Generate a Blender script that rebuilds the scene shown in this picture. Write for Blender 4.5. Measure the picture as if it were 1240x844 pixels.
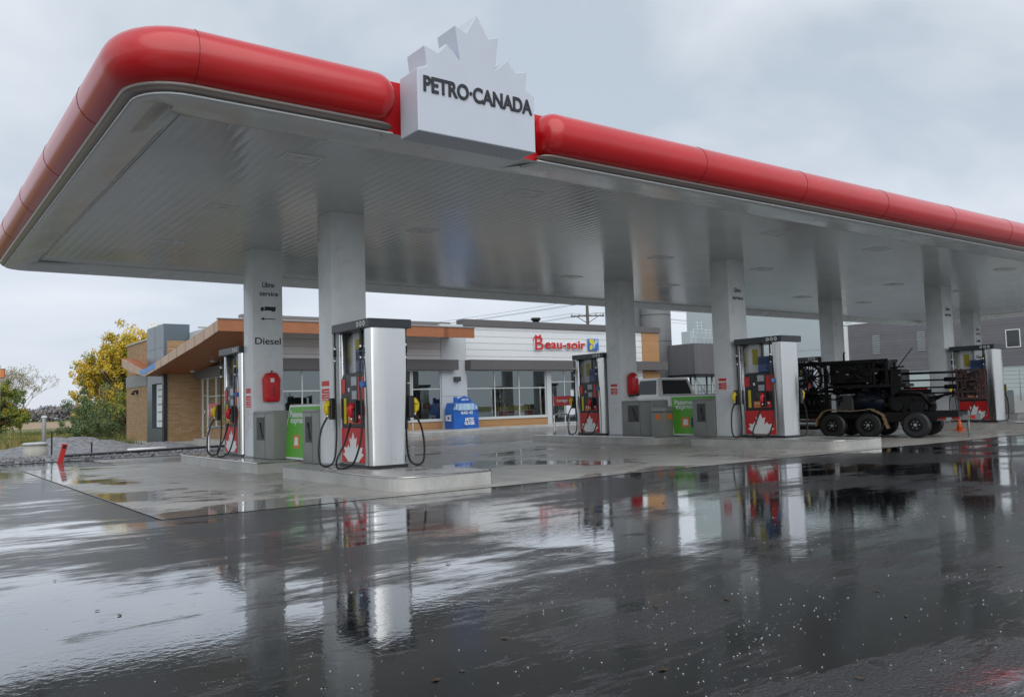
import bpy, bmesh, math, random
from mathutils import Vector, Matrix
random.seed(7)
S = bpy.context.scene
COL = S.collection
for o in list(bpy.data.objects): bpy.data.objects.remove(o)
PI = math.pi
# ------------------------------------------------------------------ camera
cd = bpy.data.cameras.new("camera"); cam = bpy.data.objects.new("camera", cd); COL.objects.link(cam)
R_ = Vector((0.80425545, -0.59358718, -0.02876517)); U_ = Vector((-0.0163889, -0.0705381, 0.99737444)); F_ = Vector((0.59405772, 0.8016724, 0.0664589))
cam.matrix_world = Matrix(((R_.x, U_.x, -F_.x, 0), (R_.y, U_.y, -F_.y, 0), (R_.z, U_.z, -F_.z, 1.1), (0, 0, 0, 1)))
cd.sensor_fit = 'HORIZONTAL'; cd.sensor_width = 36; cd.lens = 29.748; cd.clip_start = 0.05; cd.clip_end = 3000
S.camera = cam
# ------------------------------------------------------------------ sky
SUN_EL, SUN_ROT = math.radians(42), math.radians(203)
W = bpy.data.worlds.new("World"); S.world = W; W.use_nodes = True
nt = W.node_tree; N = nt.nodes; L = nt.links
for n in list(N): N.remove(n)
out = N.new('ShaderNodeOutputWorld'); bg = N.new('ShaderNodeBackground'); sky = N.new('ShaderNodeTexSky')
sky.sky_type = 'NISHITA'; sky.sun_disc = False; sky.sun_elevation = SUN_EL; sky.sun_rotation = SUN_ROT
bg.inputs[1].default_value = 0.1
tc = N.new('ShaderNodeTexCoord'); sx = N.new('ShaderNodeSeparateXYZ'); L.new(tc.outputs['Generated'], sx.inputs[0])
def mth(nodes, links, op, a, b=None, clamp=False):
    m = nodes.new('ShaderNodeMath'); m.operation = op; m.use_clamp = clamp
    for i, v in enumerate((a, b)):
        if v is None: continue
        if isinstance(v, (int, float)): m.inputs[i].default_value = v
        else: links.new(v, m.inputs[i])
    return m.outputs[0]
zz = mth(N, L, 'ADD', mth(N, L, 'MAXIMUM', sx.outputs[2], 0.0), 0.28)
cx = N.new('ShaderNodeCombineXYZ'); L.new(mth(N, L, 'DIVIDE', sx.outputs[0], zz), cx.inputs[0]); L.new(mth(N, L, 'DIVIDE', sx.outputs[1], zz), cx.inputs[1])
nz = N.new('ShaderNodeTexNoise'); nz.inputs['Scale'].default_value = 1.15; nz.inputs['Detail'].default_value = 5; nz.inputs['Roughness'].default_value = 0.52; nz.inputs['Distortion'].default_value = 0.35
L.new(cx.outputs[0], nz.inputs['Vector'])
cr = N.new('ShaderNodeValToRGB'); e = cr.color_ramp.elements
e[0].position = 0.40; e[0].color = (3.7, 4.2, 4.75, 1); e[1].position = 0.62; e[1].color = (5.9, 6.2, 6.6, 1)
L.new(nz.outputs[0], cr.inputs[0])
hz = N.new('ShaderNodeValToRGB'); e = hz.color_ramp.elements
e[0].position = 0.0; e[0].color = (1, 1, 1, 1); e[1].position = 0.30; e[1].color = (0, 0, 0, 1)
L.new(sx.outputs[2], hz.inputs[0])
mh = N.new('ShaderNodeMix'); mh.data_type = 'RGBA'; L.new(mth(N, L, 'MULTIPLY', hz.outputs[0], 0.8), mh.inputs[0]); L.new(cr.outputs[0], mh.inputs[6]); mh.inputs[7].default_value = (5.1, 5.45, 6.15, 1)
mx = N.new('ShaderNodeMix'); mx.data_type = 'RGBA'; mx.inputs[0].default_value = 0.93; L.new(sky.outputs[0], mx.inputs[6]); L.new(mh.outputs[2], mx.inputs[7])
L.new(mx.outputs[2], bg.inputs[0]); L.new(bg.outputs[0], out.inputs[0])
sd = bpy.data.lights.new("sun", 'SUN'); sun = bpy.data.objects.new("sun", sd); COL.objects.link(sun)
sd.energy = 1.3; sd.angle = math.radians(85); sd.color = (1, 0.985, 0.96)
az = SUN_ROT
dirv = Vector((math.sin(az) * math.cos(SUN_EL), math.cos(az) * math.cos(SUN_EL), math.sin(SUN_EL)))
sun.rotation_euler = dirv.to_track_quat('Z', 'Y').to_euler()
S.view_settings.view_transform = 'Standard'; S.view_settings.look = 'None'; S.view_settings.gamma = 1; S.view_settings.exposure = 0.55
S.render.engine = 'CYCLES'
S.cycles.max_bounces = 8; S.cycles.transparent_max_bounces = 12

# ------------------------------------------------------------------ materials
def mat(name, col, rough=0.5, metal=0.0, coat=0.0, coatr=0.05, var=0.0, vscale=3.0, vcol=None, bump=0.0, bscale=40, emis=None, rvar=0.0, spec=0.5, stretch=(1, 1, 1), detail=4):
    m = bpy.data.materials.new(name); m.use_nodes = True
    n = m.node_tree.nodes; l = m.node_tree.links; b = n['Principled BSDF']
    b.inputs['Base Color'].default_value = (*col, 1); b.inputs['Roughness'].default_value = rough; b.inputs['Metallic'].default_value = metal
    b.inputs['Coat Weight'].default_value = coat; b.inputs['Coat Roughness'].default_value = coatr; b.inputs['Specular IOR Level'].default_value = spec
    if var or bump or rvar:
        t = n.new('ShaderNodeTexCoord'); mp = n.new('ShaderNodeMapping'); mp.inputs['Scale'].default_value = stretch; l.new(t.outputs['Object'], mp.inputs[0])
    if var or rvar:
        z = n.new('ShaderNodeTexNoise'); z.inputs['Scale'].default_value = vscale; z.inputs['Detail'].default_value = detail; z.inputs['Roughness'].default_value = 0.6; l.new(mp.outputs[0], z.inputs['Vector'])
        if var:
            r = n.new('ShaderNodeValToRGB'); e = r.color_ramp.elements
            c2 = vcol or tuple(c * (1 - var) for c in col); c1 = col if vcol else tuple(min(1, c * (1 + var * 0.5)) for c in col)
            e[0].position = 0.3; e[0].color = (*c2, 1); e[1].position = 0.7; e[1].color = (*c1, 1)
            l.new(z.outputs[0], r.inputs[0]); l.new(r.outputs[0], b.inputs['Base Color'])
        if rvar:
            mr = n.new('ShaderNodeMapRange'); mr.inputs[1].default_value = 0.3; mr.inputs[2].default_value = 0.7; mr.inputs[3].default_value = max(0.02, rough - rvar); mr.inputs[4].default_value = rough + rvar
            l.new(z.outputs[0], mr.inputs[0]); l.new(mr.outputs[0], b.inputs['Roughness'])
    if bump:
        z2 = n.new('ShaderNodeTexNoise'); z2.inputs['Scale'].default_value = bscale; z2.inputs['Detail'].default_value = 3; l.new(mp.outputs[0], z2.inputs['Vector'])
        bp = n.new('ShaderNodeBump'); bp.inputs['Strength'].default_value = bump; bp.inputs['Distance'].default_value = 0.01; l.new(z2.outputs[0], bp.inputs['Height']); l.new(bp.outputs[0], b.inputs['Normal'])
    if emis: b.inputs['Emission Color'].default_value = (*emis[0], 1); b.inputs['Emission Strength'].default_value = emis[1]
    return m
M = {}
M['white'] = mat('white_paint', (0.74, 0.775, 0.80), 0.32, var=0.10, vscale=2.2, rvar=0.08)
M['signwhite'] = mat('sign_white', (0.53, 0.57, 0.64), 0.35, var=0.03, vscale=2)
M['red'] = mat('fascia_red', (0.53, 0.002, 0.005), 0.34, coat=0.6, coatr=0.15, var=0.08, vscale=1.5)
M['redflat'] = mat('red_panel', (0.62, 0.012, 0.018), 0.4, var=0.05)
M['seam'] = mat('dark_seam', (0.10, 0.004, 0.006), 0.6)
M['trim'] = mat('dark_trim', (0.22, 0.19, 0.175), 0.3, metal=0.3)
M['valance'] = mat('valance_grey', (0.72, 0.75, 0.755), 0.24, var=0.06, vscale=1.0, rvar=0.1)
M['soffit'] = mat('soffit_metal', (0.54, 0.575, 0.575), 0.15, metal=0.1, var=0.08, vscale=0.6, rvar=0.04, spec=0.7)
M['lens'] = mat('lamp_lens', (0.60, 0.62, 0.62), 0.25)
M['black'] = mat('black_lettering', (0.015, 0.016, 0.022), 0.5)
M['steel'] = mat('stainless_steel', (0.66, 0.665, 0.66), 0.22, metal=1.0, var=0.05, vscale=2.0, rvar=0.05, stretch=(4, 4, 0.12))
M['galv'] = mat('galvanised_grey', (0.30, 0.31, 0.30), 0.42, metal=0.3, var=0.12, vscale=4)
M['boxgrey'] = mat('box_grey', (0.24, 0.25, 0.235), 0.45, var=0.1, vscale=3)
M['boxdark'] = mat('recess_dark', (0.05, 0.052, 0.05), 0.5)
M['capdark'] = mat('cap_charcoal', (0.045, 0.052, 0.060), 0.35, var=0.1)
M['blk'] = mat('black_plastic', (0.014, 0.014, 0.016), 0.35, rvar=0.1, vscale=6)
M['rubber'] = mat('black_rubber', (0.010, 0.010, 0.011), 0.42)
M['yellow'] = mat('yellow_plastic', (0.72, 0.56, 0.02), 0.4, var=0.05)
M['ylabel'] = mat('olive_yellow_label', (0.42, 0.36, 0.03), 0.5, var=0.1)
M['pred'] = mat('pump_red', (0.56, 0.016, 0.018), 0.35, var=0.06)
M['nozred'] = mat('nozzle_red', (0.58, 0.02, 0.03), 0.35)
M['blue'] = mat('screen_blue', (0.03, 0.075, 0.22), 0.25, var=0.4, vscale=7)
M['bluecap'] = mat('blue_cap', (0.04, 0.16, 0.45), 0.4)
M['scr'] = mat('screen_grey', (0.36, 0.40, 0.44), 0.2, var=0.2, vscale=12)
M['green'] = mat('promo_green', (0.11, 0.43, 0.035), 0.4, var=0.04)
M['pwhite'] = mat('print_white', (0.78, 0.80, 0.80), 0.5)
M['orange'] = mat('print_orange', (0.72, 0.20, 0.04), 0.5)
M['navy'] = mat('print_navy', (0.03, 0.05, 0.14), 0.5)
M['cone'] = mat('cone_orange', (0.80, 0.10, 0.02), 0.5, var=0.05)
M['stake'] = mat('stake_red', (0.62, 0.03, 0.03), 0.6, var=0.1)
M['icebl'] = mat('ice_blue', (0.015, 0.085, 0.42), 0.35, var=0.25, vscale=2.2, vcol=(0.02, 0.16, 0.55))
M['iceli'] = mat('ice_pale', (0.42, 0.60, 0.78), 0.4, var=0.25, vscale=6)
M['siding'] = mat('white_siding', (0.66, 0.69, 0.70), 0.45, var=0.04)
M['stucco'] = mat('pale_panel', (0.56, 0.60, 0.63), 0.55, var=0.05, vscale=1)
M['awn'] = mat('grey_fascia', (0.115, 0.108, 0.110), 0.5, var=0.06)
M['frame'] = mat('pale_frame', (0.58, 0.60, 0.60), 0.4)
M['greyclad'] = mat('side_grey_clad', (0.17, 0.18, 0.185), 0.4, var=0.05)
M['towerclad'] = mat('bluegrey_metal', (0.11, 0.145, 0.17), 0.28, metal=0.3, var=0.08)
M['found'] = mat('foundation', (0.50, 0.51, 0.50), 0.7, var=0.12)
M['bluewrap'] = mat('blue_wrap', (0.10, 0.28, 0.62), 0.5)
M['tmetal'] = mat('truck_paint', (0.74, 0.75, 0.74), 0.22, coat=0.7, var=0.03)
M['dglass'] = mat('dark_glass', (0.02, 0.023, 0.026), 0.06, spec=0.7)
M['rig'] = mat('machine_black', (0.0045, 0.0045, 0.005), 0.5, var=0.3, vscale=5, rvar=0.12, spec=0.25)
M['rust'] = mat('rusty_maroon', (0.032, 0.010, 0.008), 0.6, var=0.5, vscale=9)
M['tan'] = mat('tan_fender', (0.21, 0.15, 0.075), 0.5, var=0.25, vscale=6)
M['conc'] = None
M['bark'] = mat('bark', (0.10, 0.08, 0.06), 0.9, var=0.3, vscale=5)
M['polewood'] = mat('pole_wood', (0.10, 0.08, 0.065), 0.9)
M['silo'] = mat('silo_grey', (0.13, 0.135, 0.14), 0.5, var=0.06)
M['palewall'] = mat('pale_wall', (0.50, 0.57, 0.58), 0.5, var=0.03, vscale=0.5)
M['taillight'] = mat('tail_red', (0.45, 0.01, 0.01), 0.2)
M['paper'] = mat('paper_white', (0.66, 0.70, 0.74), 0.6, var=0.05)
M['brown'] = mat('brown_item', (0.12, 0.05, 0.03), 0.6, var=0.4, vscale=5)
M['floorin'] = mat('shop_floor', (0.20, 0.20, 0.19), 0.4)
M['wallin'] = mat('shop_wall', (0.22, 0.23, 0.23), 0.7)
M['lcone'] = mat('pale_concrete', (0.42, 0.41, 0.36), 0.7, var=0.15)

def planks(name, c1, c2, axis, period, rough=0.5, groove=0.5, metal=0.0, depth=0.01):
    """material with joints every `period` metres along one object axis"""
    m = bpy.data.materials.new(name); m.use_nodes = True
    n = m.node_tree.nodes; l = m.node_tree.links; b = n['Principled BSDF']; b.inputs['Roughness'].default_value = rough; b.inputs['Metallic'].default_value = metal
    t = n.new('ShaderNodeTexCoord'); s = n.new('ShaderNodeSeparateXYZ'); l.new(t.outputs['Object'], s.inputs[0])
    if axis == 'xy': src = mth(n, l, 'ADD', s.outputs[0], s.outputs[1])
    else: src = s.outputs['xyz'.index(axis)]
    q = mth(n, l, 'DIVIDE', src, period); fr = mth(n, l, 'FRACT', q); fl = mth(n, l, 'FLOOR', q)
    g = mth(n, l, 'LESS_THAN', fr, 0.09)
    z = n.new('ShaderNodeTexNoise'); z.inputs['Scale'].default_value = 2.2; z.inputs['Detail'].default_value = 6; l.new(t.outputs['Object'], z.inputs['Vector'])
    wn = n.new('ShaderNodeTexWhiteNoise'); wn.noise_dimensions = '1D'; l.new(fl, wn.inputs['W'])
    f = mth(n, l, 'ADD', mth(n, l, 'MULTIPLY', z.outputs[0], 0.7), mth(n, l, 'MULTIPLY', wn.outputs[0], 0.3))
    c = n.new('ShaderNodeMix'); c.data_type = 'RGBA'; l.new(f, c.inputs[0]); c.inputs[6].default_value = (*c1, 1); c.inputs[7].default_value = (*c2, 1)
    d = n.new('ShaderNodeMix'); d.data_type = 'RGBA'; l.new(mth(n, l, 'MULTIPLY', g, groove), d.inputs[0]); l.new(c.outputs[2], d.inputs[6]); d.inputs[7].default_value = tuple(x * 0.25 for x in c1) + (1,)
    l.new(d.outputs[2], b.inputs['Base Color'])
    bp = n.new('ShaderNodeBump'); bp.inputs['Strength'].default_value = 0.6; bp.inputs['Distance'].default_value = depth; l.new(mth(n, l, 'SUBTRACT', 1.0, g), bp.inputs['Height']); l.new(bp.outputs[0], b.inputs['Normal'])
    return m
M['wood'] = planks('cedar_soffit', (0.30, 0.085, 0.03), (0.42, 0.15, 0.055), 'x', 0.14, 0.5, 0.8)
M['woodf'] = planks('cedar_fascia', (0.27, 0.09, 0.035), (0.42, 0.17, 0.075), 'xy', 2.4, 0.45, 0.4)
M['woodpale'] = planks('raw_plywood_edge', (0.42, 0.28, 0.20), (0.56, 0.42, 0.32), 'y', 1.2, 0.6, 0.5)
M['woodp'] = planks('wood_panel', (0.36, 0.19, 0.08), (0.50, 0.28, 0.12), 'z', 0.11, 0.5, 0.5)
M['greyboard'] = planks('grey_long_board', (0.13, 0.13, 0.142), (0.20, 0.196, 0.21), 'z', 0.16, 0.5, 0.55)
M['corr'] = planks('corrugated_grey', (0.10, 0.098, 0.105), (0.145, 0.14, 0.15), 'xy', 0.22, 0.5, 0.4)
M['sidingz'] = planks('horizontal_siding', (0.68, 0.71, 0.73), (0.78, 0.80, 0.81), 'z', 0.30, 0.45, 0.55)

def brick_mat():
    m = bpy.data.materials.new('tan_brick'); m.use_nodes = True
    n = m.node_tree.nodes; l = m.node_tree.links; b = n['Principled BSDF']; b.inputs['Roughness'].default_value = 0.75
    t = n.new('ShaderNodeTexCoord'); s = n.new('ShaderNodeSeparateXYZ'); l.new(t.outputs['Object'], s.inputs[0])
    c = n.new('ShaderNodeCombineXYZ'); l.new(mth(n, l, 'ADD', s.outputs[0], s.outputs[1]), c.inputs[0]); l.new(s.outputs[2], c.inputs[1])
    k = n.new('ShaderNodeTexBrick'); k.inputs['Scale'].default_value = 1; k.inputs['Brick Width'].default_value = 0.3; k.inputs['Row Height'].default_value = 0.1; k.inputs['Mortar Size'].default_value = 0.008
    k.inputs['Color1'].default_value = (0.32, 0.20, 0.10, 1); k.inputs['Color2'].default_value = (0.42, 0.275, 0.15, 1); k.inputs['Mortar'].default_value = (0.22, 0.15, 0.09, 1)
    l.new(c.outputs[0], k.inputs['Vector'])
    l.new(k.outputs[0], b.inputs['Base Color'])
    return m
M['brick'] = brick_mat()

def glass_mat():
    m = bpy.data.materials.new('shop_glass'); m.use_nodes = True
    n = m.node_tree.nodes; l = m.node_tree.links; n.remove(n['Principled BSDF']); o = n['Material Output']
    tr = n.new('ShaderNodeBsdfTransparent'); tr.inputs[0].default_value = (0.55, 0.60, 0.60, 1)
    gl = n.new('ShaderNodeBsdfGlossy'); gl.inputs['Roughness'].default_value = 0.01; gl.inputs[0].default_value = (0.78, 0.88, 0.88, 1)
    mi = n.new('ShaderNodeMixShader'); f = n.new('ShaderNodeFresnel'); f.inputs[0].default_value = 1.5
    l.new(mth(n, l, 'ADD', mth(n, l, 'MULTIPLY', f.outputs[0], 1.6), 0.15, True), mi.inputs[0]); l.new(tr.outputs[0], mi.inputs[1]); l.new(gl.outputs[0], mi.inputs[2]); l.new(mi.outputs[0], o.inputs[0])
    return m
M['glass'] = glass_mat()

def wet_ground(name, dry, wet, pscale, lo, hi, rough_dry, rough_wet, bump_dry, bscale, ripple, detail=5, tint=None, seams=None, stretch=(1, 1, 1), wmin=0.0, spec=0.5, coat=0.0, ior=1.45, rscale=9, cior=1.5, streak=0.0, gdist=0.006, off=(0, 0, 0), bias=()):
    m = bpy.data.materials.new(name); m.use_nodes = True
    n = m.node_tree.nodes; l = m.node_tree.links; b = n['Principled BSDF']
    t = n.new('ShaderNodeTexCoord'); mp = n.new('ShaderNodeMapping'); mp.inputs['Scale'].default_value = stretch; mp.inputs['Location'].default_value = off; l.new(t.outputs['Object'], mp.inputs[0])
    a = n.new('ShaderNodeTexNoise'); a.inputs['Scale'].default_value = pscale; a.inputs['Detail'].default_value = detail; a.inputs['Roughness'].default_value = 0.58; a.inputs['Distortion'].default_value = 0.6; l.new(mp.outputs[0], a.inputs['Vector'])
    w = n.new('ShaderNodeMapRange'); w.interpolation_type = 'SMOOTHSTEP'; w.inputs[1].default_value = lo; w.inputs[2].default_value = hi; w.inputs[3].default_value = wmin
    if streak:
        m2 = n.new('ShaderNodeMapping'); m2.inputs['Scale'].default_value = (0.35, 1.7, 1); l.new(t.outputs['Object'], m2.inputs[0])
        a2 = n.new('ShaderNodeTexNoise'); a2.inputs['Scale'].default_value = 1.5; a2.inputs['Detail'].default_value = 7; a2.inputs['Roughness'].default_value = 0.65; l.new(m2.outputs[0], a2.inputs['Vector'])
        a3 = n.new('ShaderNodeTexNoise'); a3.inputs['Scale'].default_value = 14; a3.inputs['Detail'].default_value = 5; a3.inputs['Roughness'].default_value = 0.7; l.new(m2.outputs[0], a3.inputs['Vector'])
        q = mth(n, l, 'ADD', a.outputs[0], mth(n, l, 'MULTIPLY', mth(n, l, 'SUBTRACT', a2.outputs[0], 0.5), streak)); q = mth(n, l, 'ADD', q, mth(n, l, 'MULTIPLY', mth(n, l, 'SUBTRACT', a3.outputs[0], 0.5), streak * 0.55))
        if bias:
            sb = n.new('ShaderNodeSeparateXYZ'); l.new(t.outputs['Object'], sb.inputs[0])
            for ax, c0, c1, am in bias:
                k = n.new('ShaderNodeMapRange'); k.interpolation_type = 'SMOOTHSTEP'; k.inputs[1].default_value = min(c0, c1); k.inputs[2].default_value = max(c0, c1); k.inputs[3].default_value = 0 if c1 > c0 else am; k.inputs[4].default_value = am if c1 > c0 else 0
                l.new(sb.outputs[ax], k.inputs[0]); q = mth(n, l, 'ADD', q, k.outputs[0])
        l.new(q, w.inputs[0])
    else: l.new(a.outputs[0], w.inputs[0])
    g = n.new('ShaderNodeTexNoise'); g.inputs['Scale'].default_value = bscale; g.inputs['Detail'].default_value = 2; l.new(t.outputs['Object'], g.inputs['Vector'])
    md = n.new('ShaderNodeTexNoise'); md.inputs['Scale'].default_value = 1.7; md.inputs['Detail'].default_value = 6; l.new(t.outputs['Object'], md.inputs['Vector'])
    c = n.new('ShaderNodeMix'); c.data_type = 'RGBA'; l.new(w.outputs[0], c.inputs[0]); c.inputs[6].default_value = (*dry, 1); c.inputs[7].default_value = (*wet, 1)
    v = n.new('ShaderNodeMix'); v.data_type = 'RGBA'; v.blend_type = 'MULTIPLY'; v.inputs[0].default_value = 0.7; l.new(c.outputs[2], v.inputs[6])
    r = n.new('ShaderNodeValToRGB'); e = r.color_ramp.elements; e[0].position = 0.3; e[0].color = (0.55, 0.55, 0.55, 1); e[1].position = 0.7; e[1].color = (1.3, 1.3, 1.3, 1)
    l.new(mth(n, l, 'ADD', mth(n, l, 'MULTIPLY', md.outputs[0], 0.65), mth(n, l, 'MULTIPLY', g.outputs[0], 0.35)), r.inputs[0]); l.new(r.outputs[0], v.inputs[7])
    colout = v.outputs[2]
    if seams:
        s = n.new('ShaderNodeSeparateXYZ'); l.new(t.outputs['Object'], s.inputs[0]); jj = []
        for ax, off, per in seams:
            fr = mth(n, l, 'FRACT', mth(n, l, 'DIVIDE', mth(n, l, 'SUBTRACT', s.outputs[ax], off), per)); jj.append(mth(n, l, 'LESS_THAN', fr, 0.02 / per))
        j = jj[0] if len(jj) == 1 else mth(n, l, 'MAXIMUM', jj[0], jj[1])
        sm = n.new('ShaderNodeMix'); sm.data_type = 'RGBA'; l.new(mth(n, l, 'MULTIPLY', j, 0.7), sm.inputs[0]); l.new(colout, sm.inputs[6]); sm.inputs[7].default_value = (0.03, 0.03, 0.03, 1); colout = sm.outputs[2]
    l.new(colout, b.inputs['Base Color'])
    rr = n.new('ShaderNodeMapRange'); rr.inputs[1].default_value = 0; rr.inputs[2].default_value = 1; rr.inputs[3].default_value = rough_dry; rr.inputs[4].default_value = rough_wet; l.new(w.outputs[0], rr.inputs[0])
    l.new(rr.outputs[0], b.inputs['Roughness'])
    rp = n.new('ShaderNodeTexNoise'); rp.inputs['Scale'].default_value = rscale; rp.inputs['Detail'].default_value = 3; l.new(t.outputs['Object'], rp.inputs['Vector'])
    b1 = n.new('ShaderNodeBump'); b1.inputs['Distance'].default_value = 0.01
    l.new(rp.outputs[0], b1.inputs['Height']); b1.inputs['Strength'].default_value = ripple
    b2 = n.new('ShaderNodeBump'); b2.inputs['Distance'].default_value = gdist
    l.new(g.outputs[0], b2.inputs['Height']); l.new(mth(n, l, 'ADD', mth(n, l, 'MULTIPLY', mth(n, l, 'SUBTRACT', 1.0, w.outputs[0]), bump_dry), 0.012), b2.inputs['Strength'])
    l.new(b1.outputs[0], b2.inputs['Normal']); l.new(b2.outputs[0], b.inputs['Normal'])
    b.inputs['Specular IOR Level'].default_value = spec; b.inputs['IOR'].default_value = ior; b.inputs['Coat IOR'].default_value = cior; b.inputs['Coat Roughness'].default_value = 0.02
    l.new(mth(n, l, 'MULTIPLY', w.outputs[0], coat), b.inputs['Coat Weight']); l.new(b1.outputs[0], b.inputs['Coat Normal'])
    return m
M['asphalt'] = wet_ground('wet_asphalt', (0.021, 0.022, 0.025), (0.009, 0.010, 0.012), 0.30, 0.40, 0.52, 0.27, 0.012, 1.0, 62, 0.06, spec=0.5, coat=1.0, wmin=0.06, ior=1.55, rscale=18, cior=2.05, streak=0.52, gdist=0.011, bias=((1, 6.0, 7.6, -0.06), (1, 6.4, 5.0, 0.05), (1, 2.6, 1.4, -0.13)))
M['conc'] = wet_ground('wet_concrete', (0.42, 0.405, 0.375), (0.24, 0.235, 0.22), 0.35, 0.50, 0.62, 0.38, 0.03, 0.12, 60, 0.03, streak=0.4, bias=((0, 4.2, 2.6, 0.10), (1, 10.3, 9.6, 0.09)), seams=[(0, 2.35, 5.03), (1, 9.45, 5.57)])
M['apron'] = wet_ground('wet_apron', (0.24, 0.235, 0.225), (0.12, 0.12, 0.12), 0.28, 0.45, 0.6, 0.30, 0.04, 0.12, 80, 0.03, stretch=(0.5, 1.6, 1), streak=0.4)
M['island'] = wet_ground('island_concrete', (0.46, 0.455, 0.43), (0.40, 0.40, 0.385), 0.9, 0.4, 0.6, 0.4, 0.12, 0.15, 60, 0.01)
M['walk'] = wet_ground('sidewalk_concrete', (0.52, 0.52, 0.50), (0.42, 0.42, 0.41), 0.9, 0.4, 0.6, 0.5, 0.25, 0.15, 60, 0.01)
M['gravel'] = mat('gravel', (0.32, 0.32, 0.335), 0.85, var=0.7, vscale=5, vcol=(0.09, 0.09, 0.10), bump=1.0, bscale=18, detail=8)
M['field'] = mat('field', (0.22, 0.20, 0.06), 0.95, var=0.6, vscale=0.12, vcol=(0.10, 0.13, 0.035), detail=8)

# ------------------------------------------------------------------ mesh helpers
class MB:
    def __init__(s): s.bm = bmesh.new(); s.mi = 0
    def box(s, x0, y0, z0, x1, y1, z1, bev=0, seg=2, mi=0):
        b = bmesh.new(); bmesh.ops.create_cube(b, size=1)
        for v in b.verts: v.co = Vector(((x0 + x1) / 2 + v.co.x * (x1 - x0), (y0 + y1) / 2 + v.co.y * (y1 - y0), (z0 + z1) / 2 + v.co.z * (z1 - z0)))
        if bev: bmesh.ops.bevel(b, geom=b.edges[:], offset=bev, segments=seg, profile=0.5, affect='EDGES')
        return s.merge(b, mi)
    def merge(s, b, mi=0, mx=None):
        if mx is not None: b.transform(mx)
        vm = {v: s.bm.verts.new(v.co) for v in b.verts}
        for f in b.faces:
            try: nf = s.bm.faces.new([vm[v] for v in f.verts]); nf.material_index = mi; nf.smooth = f.smooth
            except ValueError: pass
        b.free(); return s
    def tube(s, pts, r, seg=8, mi=0, cap=True):
        pts = [Vector(p) for p in pts]; rs = r if isinstance(r, (list, tuple)) else [r] * len(pts); rings = []
        prev = None
        for i, p in enumerate(pts):
            d = (pts[min(i + 1, len(pts) - 1)] - pts[max(i - 1, 0)]).normalized()
            if prev is None: a = d.orthogonal().normalized()
            else:
                a = prev - d * prev.dot(d); a = a.normalized() if a.length > 1e-6 else d.orthogonal().normalized()
            prev = a; c = d.cross(a)
            rings.append([s.bm.verts.new(p + (a * math.cos(2 * PI * k / seg) + c * math.sin(2 * PI * k / seg)) * rs[i]) for k in range(seg)])
        for i in range(len(rings) - 1):
            for k in range(seg):
                f = s.bm.faces.new((rings[i][k], rings[i][(k + 1) % seg], rings[i + 1][(k + 1) % seg], rings[i + 1][k])); f.smooth = True; f.material_index = mi
        if cap:
            for q in (rings[0][::-1], rings[-1]):
                f = s.bm.faces.new(q); f.material_index = mi
        return s
    def cyl(s, p0, p1, r, seg=20, mi=0, r2=None): return s.tube([p0, p1], [r, r2 if r2 is not None else r], seg, mi)
    def prism(s, poly, fn, d0, d1, mi=0, bev=0):
        b = bmesh.new()
        A = [b.verts.new(fn(u, v, d0)) for u, v in poly]; B = [b.verts.new(fn(u, v, d1)) for u, v in poly]
        k = len(poly)
        b.faces.new(A); b.faces.new(B[::-1])
        for i in range(k): b.faces.new((A[i], B[i], B[(i + 1) % k], A[(i + 1) % k]))
        bmesh.ops.recalc_face_normals(b, faces=b.faces[:])
        if bev: bmesh.ops.bevel(b, geom=b.edges[:], offset=bev, segments=2, profile=0.5, affect='EDGES')
        return s.merge(b, mi)
    def quad(s, a, b, c, d, mi=0):
        f = s.bm.faces.new([s.bm.verts.new(p) for p in (a, b, c, d)]); f.material_index = mi; return s
    def torus(s, c, axis, R, r, seg=28, rs=8, mi=0, a0=0, a1=2 * PI):
        ax = Vector(axis).normalized(); u = ax.orthogonal().normalized(); w = ax.cross(u); c = Vector(c)
        n = seg + 1; pts = [c + (u * math.cos(a0 + (a1 - a0) * i / seg) + w * math.sin(a0 + (a1 - a0) * i / seg)) * R for i in range(n)]
        return s.tube(pts, r, rs, mi, cap=False)
    def build(s, name, m, parent=None, smooth=False, recalc=True):
        if recalc: bmesh.ops.recalc_face_normals(s.bm, faces=s.bm.faces[:])
        me = bpy.data.meshes.new(name); s.bm.to_mesh(me); s.bm.free()
        for x in (m if isinstance(m, (list, tuple)) else [m]): me.materials.append(x)
        if smooth:
            for p in me.polygons: p.use_smooth = True
        o = bpy.data.objects.new(name, me); COL.objects.link(o)
        if parent: o.parent = parent
        return o
def tag(o, label=None, cat=None, group=None, kind=None):
    if label: o['label'] = label
    if cat: o['category'] = cat
    if group: o['group'] = group
    if kind: o['kind'] = kind
    return o
def empty(name, loc=(0, 0, 0), rz=0.0):
    o = bpy.data.objects.new(name, None); COL.objects.link(o); o.location = loc; o.rotation_euler = (0, 0, rz); o.empty_display_size = 0.2; return o
def kids(o): return [c for c in bpy.data.objects if c.parent == o]
def copy_tree(o, parent=None):
    c = o.copy(); COL.objects.link(c); c.parent = parent
    for k in kids(o): copy_tree(k, c)
    return c
def wn(o, angle=30):
    """weighted smooth shading by angle for bevelled things"""
    for p in o.data.polygons: p.use_smooth = True
    md = o.modifiers.new('edge', 'EDGE_SPLIT'); md.split_angle = math.radians(angle); return o
ROTF = {'-y': Matrix.Rotation(PI / 2, 4, 'X'), '-x': Matrix.Rotation(-PI / 2, 4, 'Z') @ Matrix.Rotation(PI / 2, 4, 'X'), '+x': Matrix.Rotation(PI / 2, 4, 'Z') @ Matrix.Rotation(PI / 2, 4, 'X')}
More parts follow.
